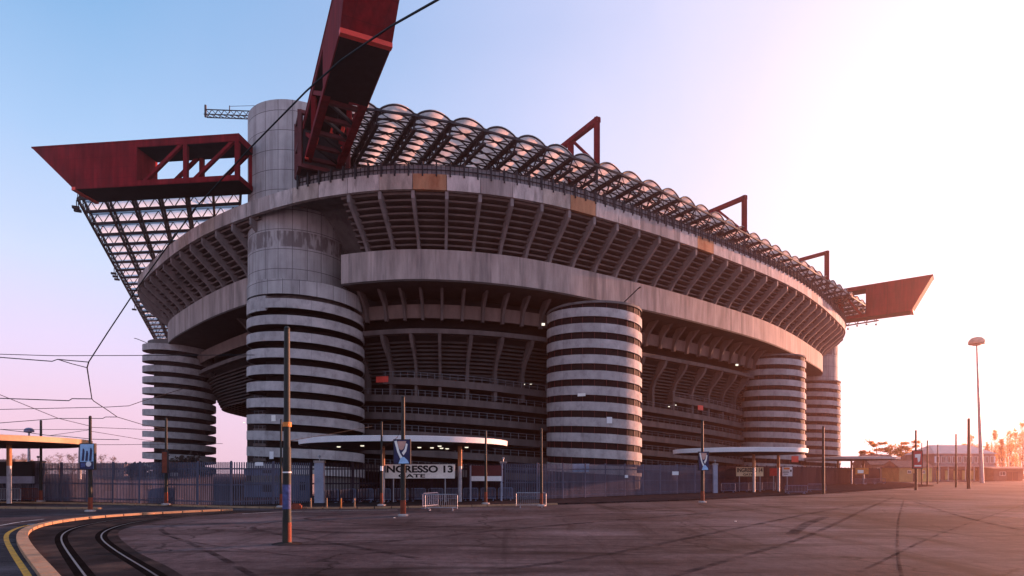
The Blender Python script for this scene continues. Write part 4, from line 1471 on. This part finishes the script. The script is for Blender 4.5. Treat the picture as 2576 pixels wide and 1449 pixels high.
wire([(-60, 999, 27), (0, 1002, 27), (173, 1008, 27), (181, 1003, 27), (231, 1003.5, 27)], .022, 'contact wire with a small kink above the pale poster box')
wire([(-60, 1032, 33), (0, 1030, 33), (270, 1024, 33), (324, 1021, 33), (358, 1009, 34), (470, 975, 36)], .018, 'wire that rises to the right in front of the leftmost tower')
wire([(-60, 968, 30), (0, 993, 31), (147, 1052.6, 36), (227, 1072, 39.7)], .018, 'long slanting wire down to the pole with the pale box')
wire([(-60, 1068, 35), (0, 1064, 35.5), (147, 1052.6, 36), (259, 1052.6, 35), (265, 1049, 34), (295, 1049, 33)], .02, 'bent wire crossing the long slanting one')
wire([(-60, 1080, 41), (110, 1080.5, 41), (228, 1080, 39.7)], .016, 'faint level wire left of the pole with the pale box')
wire([(-60, 1073, 42), (0, 1080, 42), (55, 1086, 42), (126, 1096, 42), (156, 1097, 42), (236, 1105, 42), (300, 1106, 42)], .022, 'drooping wire in front of the orange canopy rim')
wire([(126, 1095.5, 42), (228, 1081, 39.7)], .016, 'short wire rising to the pole with the pale box')
wire([(230, 1075, 39.7), (358, 1080, 44), (418, 1082, 47.6)], .018, 'wire between the pale box pole and the next pole')
wire([(230, 1085, 39.7), (358, 1106, 45), (418, 1114, 47.6)], .016, 'falling wire from the pale box pole to the next pole')
wire([(150, 1118.7, 46), (300, 1118.7, 46), (418, 1117, 47.6), (560, 1116, 47)], .018, 'lowest level wire behind the pale box')
wire([(722, 1110, 22.1), (830, 1092, 35), (935, 1073, 46.5)], .014, 'wire from the foreground pole towards the thin pole by the canopy')
wire([(960, 1130, 46.5), (1000, 1100, 38), (1014, 1062, 35.8)], .014, 'short wire between the thin pole and the player poster pole')
wire([(1230, 1127, 48.8), (1300, 1126, 48.5), (1362, 1125, 48)], .016, 'wire between the shutter pole and the barrier pole')
wire([(2263, 1122, 90), (2304, 1124, 82)], .03, 'wire bracket left of the red advertising box pole')
wire([(2359, 1119, 128), (2380, 1117, 112), (2404, 1116, 98.8)], .03, 'wire between two thin poles before the houses')

# ------------------------------------------------------------------ barriers and bollards


def barrier(x, y, rz, label, w=2.2, h=1.1, group='crowd barriers', mat=GALV, z=PZ):
    t = thing('crowd_barrier', label, 'barrier', (x, y, z), group)
    ca, sa = math.cos(rz), math.sin(rz)
    L = lambda a, zz, b=0.: (x + a * ca - b * sa, y + a * sa + b * ca, z + zz)
    m_ = MB()
    m_.tube([L(-w / 2, .12), L(-w / 2, h - .06), L(-w / 2 + .08, h), L(w / 2 - .08, h), L(w / 2, h - .06), L(w / 2, .12)], .028, 6)
    m_.bar(L(-w / 2, .2), L(w / 2, .2), .045)
    m_.build('frame', mat, t)
    m2 = MB()
    n = 15
    for k in range(1, n):
        a = -w / 2 + w * k / n
        m2.bar(L(a, .2), L(a, h), .022)
    m2.build('bar_infill', mat, t)
    for a in (-w * .36, w * .36):
        MB().bar(L(a, .02, -.33), L(a, .02, .33), .07, .04).bar(L(a, .02), L(a, .22), .05).build('foot', mat, t)


def barrier_px(px, py, label, rz=0., **kw):
    z = kw.get('z', PZ)
    x, y, _ = G(px, py, z)
    barrier(x, y, rz, label, **kw)


DBLUE = surf('blue_barrier_paint', (.13, .16, .26), .3, 2., rough=.5)
barrier_px(1110, 1284, 'bright crowd barrier standing alone before the near canopy', z=0.0)
barrier_px(1083, 1278, 'crowd barrier turned edge on beside the lone bright one', rz=R(62), mat=DBLUE, z=0.0, w=1.9)
barrier_px(1336, 1277, 'crowd barrier standing beside the orange footed pole', z=0.0)
labs = ['just right of the pale pillar', 'second from the pale pillar', 'left of the thin canopy pole', 'behind the thin canopy pole', 'between the canopy column and the player poster pole', 'right of the player poster pole',
        'behind the lone bright barrier', 'left of the right canopy column', 'right of the right canopy column', 'under the dark red shutter box', 'at the foot of the right pale pillar']
for k, lab in enumerate(labs):
    barrier_px(832 + k * 44, 1264 - k * .55, 'blue grey barrier under the near canopy, ' + lab, rz=R(-3), mat=DBLUE, group='barriers in the row under the near canopy', w=1.25)
for k, lab in enumerate(('leftmost', 'second from left', 'middle', 'fourth from left')):
    barrier_px(1832 + k * 34, 1238.5 - k * 1.4, 'dark barrier in the row below the sign that reads 14, ' + lab, mat=DBLUE, group='barriers below the middle canopy', w=1.7)
barrier_px(2003, 1242, 'low barrier on the pavement left of the tall pole', w=2.5, h=.95, mat=DBLUE)
barrier_px(2055, 1236, 'low barrier on the pavement just behind the tall pole', w=2.3, h=.95, mat=DBLUE)
for k, lab in enumerate(('left', 'middle', 'right')):
    barrier_px(2165 + k * 24, 1219 - k * .8, 'far barrier below the farthest canopy, ' + lab + ' of three', mat=DBLUE, group='barriers below the farthest canopy', w=2.3)
barrier_px(22, 1262, 'pale barrier before the ticket booth', w=2.0)
barrier_px(72, 1261, 'orange painted barrier before the ticket booth', w=1.6, mat=RED_ORANGE)
for px, lab in ((782, 'leftmost thin bollard on the kerb'), (822, 'second bollard on the kerb below the pale pillar'), (858, 'third bollard on the kerb, orange'), (892, 'rightmost bollard on the kerb')):
    x, y, _ = G(px, 1277, PZ)
    t = thing('bollard', lab, 'bollard', (x, y, PZ), 'bollards on the kerb')
    MB().tube([(x, y, PZ), (x, y, PZ + .62)], .055, 10).build('post', KERB if px != 858 else ORANGE, t)
    MB().lathe((x, y, PZ + .62), [(.055, 0), (.05, .05), (0, .07)], 10).build('cap', KERB, t)
x, y, _ = G(742, 1281)
t = MB().box((x, y, .14), (.9, .5, .28), .2).box((x + .1, y, .33), (.5, .36, .1), .2).build('kerb_block', RED_ORANGE)
tag(t, 'small orange block lying beside the thick foreground pole', 'block')

# ------------------------------------------------------------------ crane behind the stadium
d = 99
mx = XD(704, d)[0]
cr = thing('tower_crane', 'lattice crane jib sticking out left of the corner tower', 'crane', (mx, d, 0))


def lattice(mb, a, b, w, n, t=.12):
    a, b = Vector(a), Vector(b)
    u_ = (b - a).normalized()
    up = Vector((0, 0, 1)) if abs(u_.z) < .9 else Vector((0, 1, 0))
    x_ = u_.cross(up).normalized()
    y_ = x_.cross(u_)
    off = [x_ * w / 2 - y_ * w / 2, x_ * -w / 2 - y_ * w / 2, y_ * w / 2 * 1.2]
    for o in off:
        mb.bar(a + o, b + o, t * 1.5)
    L = (b - a).length / n
    for i in range(n):
        for k in range(3):
            o1_, o2_ = off[k], off[(k + 1) % 3]
            mb.bar(a + u_ * L * i + o1_, a + u_ * L * (i + 1) + o2_, t)


zj = P(0, 284, d)[2]
m_ = MB()
lattice(m_, (mx, d, 0), (mx, d, zj), 1.3, 26, .11)
m_.build('mast', STEEL, cr)
jx = XD(517, d)[0]
m_ = MB()
lattice(m_, (jx, d, zj), (mx + 4, d, zj - .6), .95, 16, .085)
m_.build('jib', STEEL, cr)
m_ = MB().bar((jx, d, zj - .7), (jx, d, zj + 1.3), .26, .26)
m_.bar((jx + 4, d, zj), (jx + 4, d, zj + 1.2), .12)
m_.tube([(jx + 4, d, zj + 1.1), (mx, d, zj + 1.3)], .04, 4)
m_.build('jib_end', STEEL, cr)

# ------------------------------------------------------------------ trees


def tree(x, y, h, spread, label, leaf, seed, n_leaf=700, leaf_size=.3, shape='bare', trunk_r=.22, group='winter trees beyond the square', z=0.):
    rg = random.Random(seed)
    t = thing('tree', label, 'tree', (x, y, z), group)
    tr = MB()
    tops = []
    tr.tube([(x, y, z), (x + rg.uniform(-.2, .2), y, z + h * .5), (x + rg.uniform(-.4, .4), y, z + h * .96)], [trunk_r, trunk_r * .6, trunk_r * .12], 7)
    nl = 44 if shape != 'cedar' else 18
    for k in range(nl):
        f = rg.uniform(.10, .95) if shape != 'cedar' else rg.uniform(.42, .98)
        a = rg.uniform(0, 2 * PI)
        z0_ = z + h * f
        if shape == 'poplar':
            L, el = h * .26 * (1.05 - f) + 1.0, rg.uniform(.95, 1.35)
        elif shape == 'cedar':
            L, el = spread * rg.uniform(.5, 1.0) * (1.25 - .5 * f), rg.uniform(-.05, .42)
        else:
            L, el = spread * rg.uniform(.5, 1.0) * (1.2 - .7 * f), rg.uniform(.4, 1.0)
        e = (x + math.cos(a) * math.cos(el) * L, y + math.sin(a) * math.cos(el) * L, z0_ + math.sin(el) * L)
        mid = ((x + e[0]) / 2, (y + e[1]) / 2, (z0_ + e[2]) / 2 + L * .04)
        tr.tube([(x, y, z0_), mid, e], [trunk_r * .34 * (1.2 - f), trunk_r * .2, .02], 4)
        tops.append((mid, e, L))
        for q in range(5):
            s0_ = rg.uniform(.3, 1)
            b0 = tuple(p_ + (q_ - p_) * s0_ for p_, q_ in zip((x, y, z0_), e))
            b1 = (b0[0] + rg.gauss(0, .22) * L, b0[1] + rg.gauss(0, .22) * L, b0[2] + (rg.uniform(.1, .42) if shape != 'cedar' else rg.uniform(-.05, .1)) * L)
            tr.tube([b0, b1], [.045, .014], 3, False)
            tops.append((b0, b1, L * .5))
    tr.build('trunk', BARK, t, smooth=False)
    cw = MB()
    for k in range(n_leaf):
        b0, b1, L = rg.choice(tops)
        f = rg.uniform(.2, 1.05)
        sg = .12 * L + .1
        c = [p_ + (q_ - p_) * f + rg.gauss(0, sg) * (.55 if (shape == 'cedar' and i == 2) else 1) for i, (p_, q_) in enumerate(zip(b0, b1))]
        s_ = leaf_size * rg.uniform(.5, 1.3)
        n_ = Vector((rg.gauss(0, 1), rg.gauss(0, 1), rg.gauss(0, 1) * (1 if shape != 'cedar' else 2))).normalized()
        a_ = n_.orthogonal().normalized()
        b_ = n_.cross(a_)
        c = Vector(c)
        cw.add([c - a_ * s_, c + b_ * s_ * .6, c + a_ * s_, c - b_ * s_ * .6], [(0, 1, 2, 3)])
    cw.build('crown', leaf, t, smooth=False)
    return t


SP = [(2408, 1128), (2424, 1120), (2442, 1098), (2460, 1122), (2484, 1112), (2503, 1085), (2520, 1108), (2541, 1088), (2556, 1078), (2574, 1060), (2600, 1052)]
sides = ['behind the left half of the white house', 'behind the white house roof', 'tallest one behind the thick pole', 'just left of the tall mast', 'just right of the tall mast', 'pointed one above the house end', 'low one above the brown shed', 'above the middle of the brown shed', 'above the right half of the brown shed', 'at the right edge of the picture', 'cut by the right edge']
for k, ((px, py), sd_) in enumerate(zip(SP, sides)):
    d = 205 + 9 * (k % 3)
    p = P(px, py, d)
    tree(p[0], d, p[2], 2.6, 'bare orange lit poplar ' + sd_, LEAF_Y if k % 2 else LEAF_O, 40 + k, 2600, .15, 'poplar' if k % 4 else 'bare', .2)
# the hazy belt of bare trees further off, which reads as one mass
rg = random.Random(77)
mbk = MB()
for k in range(46):
    px = 2385 + k * 5.6 + rg.uniform(-3, 3)
    d = rg.uniform(250, 300)
    top = P(px, 1150 - max(0, px - 2400) * .36 + rg.uniform(-12, 14), d)
    h = top[2]
    x = top[0]
    mbk.tube([(x, d, 0), (x, d, h)], [.22, .03], 4, False)
    for q in range(60):
        z0_ = h * rg.uniform(.1, .97)
        a = rg.uniform(0, 2 * PI)
        L = (h - z0_) * .16 + rg.uniform(.5, 1.6)
        mbk.tube([(x, d, z0_), (x + math.cos(a) * L * .5, d + math.sin(a) * L * .5, z0_ + L * rg.uniform(.6, 1.1))], [.06, .02], 3, False)
tag(mbk.build('far_treeline', LEAF_O, smooth=False), kind='stuff')
for k, (px, py, hw, lab) in enumerate(((2205, 1117, 5.2, 'dark cedar with flat layers above the farthest canopy'), (2282, 1110, 6.5, 'broad orange lit cedar left of the red advertising box'), (2172, 1134, 2.4, 'small pointed tree left of the flat layered cedar'))):
    d = 190
    p = P(px, py, d)
    tree(p[0], d, p[2], hw, lab, LEAF_O, 80 + k, 3200, .32, 'cedar' if k < 2 else 'bare', .3)
for k, (px, py, lab) in enumerate(((30, 1146, 'bare winter tree behind the ticket booth'), (52, 1142, 'bare tree behind the dome lamp at the left'), (122, 1147, 'low bare tree right of the far left pole'), (150, 1140, 'bare tree left of the far dome lamp'), (182, 1144, 'small bare tree beside the far dome lamp'), (222, 1142, 'bare tree behind the pale poster box'), (256, 1146, 'bare tree right of the pale poster box'), (284, 1150, 'lowest bare tree on the left skyline'))):
    d = 210 + 13 * (k % 4)
    p = P(px, py + 3, d)
    tree(p[0], d, p[2], 4.2, lab, LEAF_D, 120 + k, 500, .11, 'bare', .12, 'bare trees on the left skyline')
for k, (px, py, w_, lab) in enumerate(((415, 1176, 5.5, 'rounded dark bush behind the fence left of the leftmost tower'), (470, 1170, 7, 'wide dark bush behind the fence before the leftmost tower'), (340, 1180, 5, 'low dark bush behind the left hoardings'))):
    d = 100
    p = P(px, py, d)
    tree(p[0], d, p[2], w_ * .55, lab, LEAF_D, 150 + k, 1500, .3, 'bare', .14, 'bushes behind the left fence')

# ------------------------------------------------------------------ houses on the right


def window(t, x, y, z, w, h, shut=False):
    f = MB().box((x, y - .03, z), (w, .08, h)).build('window', WIN, t)
    m_ = MB()
    m_.box((x, y - .08, z + h / 2 + .04), (w + .16, .1, .08)).box((x, y - .09, z - h / 2 - .05), (w + .2, .14, .1))
    m_.box((x - w / 2 - .03, y - .08, z), (.08, .1, h)).box((x + w / 2 + .03, y - .08, z), (.08, .1, h)).box((x, y - .08, z), (.05, .06, h))
    m_.build('frame', CREAM, f)
    if shut:
        for sx in (-1, 1):
            MB().box((x + sx * (w * .5 + .28), y - .05, z), (.42, .07, h + .1)).build('shutter', WHITE, f)


def house(x0, x1, y1, d, depth, wall, roofm, z_eave, z_ridge, label, hip=.35, over=.4):
    a, b = XD(x0, d)[0], XD(x1, d)[0]
    t = thing('house', label, 'house', ((a + b) / 2, d, 0))
    MB().box(((a + b) / 2, d + depth / 2, z_eave / 2), (b - a, depth, z_eave)).build('wall', wall, t)
    A, B = a - over, b + over
    y0_, y1_ = d - over, d + depth + over
    yr = (y0_ + y1_) / 2
    hx = min((B - A) * .45, (z_ridge - z_eave) * 1.6) * hip * 2
    vs = [(A, y0_, z_eave), (B, y0_, z_eave), (B, y1_, z_eave), (A, y1_, z_eave), (A + hx, yr, z_ridge), (B - hx, yr, z_ridge)]
    vs += [(q[0], q[1], z_eave - .15) for q in vs[:4]]
    MB().add(vs, [(0, 1, 5, 4), (1, 2, 5), (2, 3, 4, 5), (3, 0, 4), (0, 6, 7, 1), (1, 7, 8, 2), (2, 8, 9, 3), (3, 9, 6, 0), (6, 9, 8, 7)]).build('roof', roofm, t)
    return t, a, b


t, a, b = house(2352, 2502, 1150, 166, 12, PLAS, SHEET, 7.6, 10.2, 'long two storey white house with a pale hipped roof')
for k in range(11):
    window(t, a + (b - a) * (k + .5) / 11, 166, 5.9, .85, 1.7, True)
MB().box(((a + b) / 2 - 1, 165.0, 4.05), ((b - a) * .98, 2.2, .22)).build('balcony_roof', SHEET, t)
MB().box(((a + b) / 2, 165.95, 1.7), ((b - a) * .9, .08, 2.9)).build('shop_front', WIN, t)
for k in range(7):
    x = a + (b - a) * (k + .35) / 7
    MB().box((x, 165.86, 1.6), (1.0, .08, 2.5)).build('lit_wall_panel', YEL, t)
    MB().tube([(x - .9, 164.1, 0), (x - .9, 164.1, 3.95)], .08, 8).build('porch_post', CREAM, t)
t, a, b = house(2262, 2345, 1168, 150, 7, BRICK, TILE, 3.7, 5.4, 'low ochre house with a tiled roof and small arched windows', .05)
for x in (.3, .72):
    window(t, a + (b - a) * x, 150, 2.5, .75, .6)
MB().box((a + (b - a) * .48, 149.97, 1.1), (1.0, .08, 2.1)).build('door', WIN, t)
MB().box((a + (b - a) * .85, 149.98, 1.85), ((b - a) * .28, .05, 3.4)).build('yellow_bay', YEL, t)
t, a, b = house(2190, 2262, 1160, 172, 9, surf('red_brick_far', (.32, .16, .11), .25, 1., rough=.9), TILE, 4.6, 7.6, 'brown gabled house behind the farthest canopy', .02)
for x in (.25, .55, .8):
    window(t, a + (b - a) * x, 172, 3.0, .9, 1.1)
t, a, b = house(2296, 2356, 1150, 178, 9, surf('red_brick_far', (.34, .18, .13), .25, 1., rough=.9), TILE, 5.2, 8.0, 'brown tiled house between the ochre house and the white house', .2)
MB().box((b - 2, 182.5, 8.0), (.8, .8, 1.6)).build('chimney', BRICK, t)
t, a, b = house(2500, 2572, 1190, 160, 6, surf('brown_boards', (.20, .11, .085), .25, 1., rough=.9), TILE, 3.4, 3.9, 'flat brown wooden shed at the right edge', .05, .9)
for x in (.55, .75):
    MB().box((a + (b - a) * x, 159.97, 1.3), (1.3, .08, 2.2)).build('door', surf('dark_door', (.07, .03, .028), .2, 1., rough=.8), t)
window(t, a + (b - a) * .3, 160, 2.0, 1.4, .9)
d = 330
for k, (x0, x1, y0, lab) in enumerate(((-30, 60, 1158, 'far grey block behind the ticket booth'), (250, 330, 1168, 'far grey block right of the pale poster box'))):
    a, b = P(x0, y0, d + 20 * k), P(x1, 1185, d + 20 * k)
    t = thing('far_block', lab, 'building', ((a[0] + b[0]) / 2, d + 20 * k, 0))
    MB().box(((a[0] + b[0]) / 2, d + 20 * k, a[2] / 2), (b[0] - a[0], 12, a[2])).build('wall', PLAS, t)
    MB().box(((a[0] + b[0]) / 2, d + 20 * k, a[2] + .2), (b[0] - a[0] + .6, 12.6, .4)).build('roof', CON_D, t)

# small things on the square
MHM = surf('cast_iron_cover', (.10, .10, .125), .3, 6., rough=.5, metal=.4)
x, y, _ = G(98, 1319)
t = MB().lathe((x, y, .003), [(0, .012), (.46, .012), (.48, 0)], 24).build('manhole_cover', MHM)
tag(t, 'grey metal cover in the road beside the yellow line', 'manhole cover')
rg = random.Random(11)
for k, (px, py, lab) in enumerate(((992, 1303, 'scrap of white paper left of the player poster pole'), (1850, 1312, 'small pale scrap on the right of the square'))):
    x, y, _ = G(px, py)
    q = [(x + .06 * math.cos(a) * rg.uniform(.7, 1.2), y + .05 * math.sin(a) * rg.uniform(.7, 1.2)) for a in np.linspace(0, 2 * PI, 7, endpoint=False)]
    tag(MB().prism(q, .006, .03).build('paper_scrap', CREAM), lab, 'litter', 'paper scraps on the square')

# ------------------------------------------------------------------ warm evening haze
hm = bpy.data.materials.new('evening_haze')
hm.use_nodes = True
t = hm.node_tree
t.nodes.clear()
pv = N(t, 'ShaderNodeVolumePrincipled', inp={'Color': (1.0, .56, .48, 1), 'Density': .00043, 'Anisotropy': .88})
t.links.new(pv.outputs[0], N(t, 'ShaderNodeOutputMaterial').inputs['Volume'])
tag(MB().box((0, 280, 32), (964, 644, 66)).build('haze', hm, smooth=False), kind='stuff')
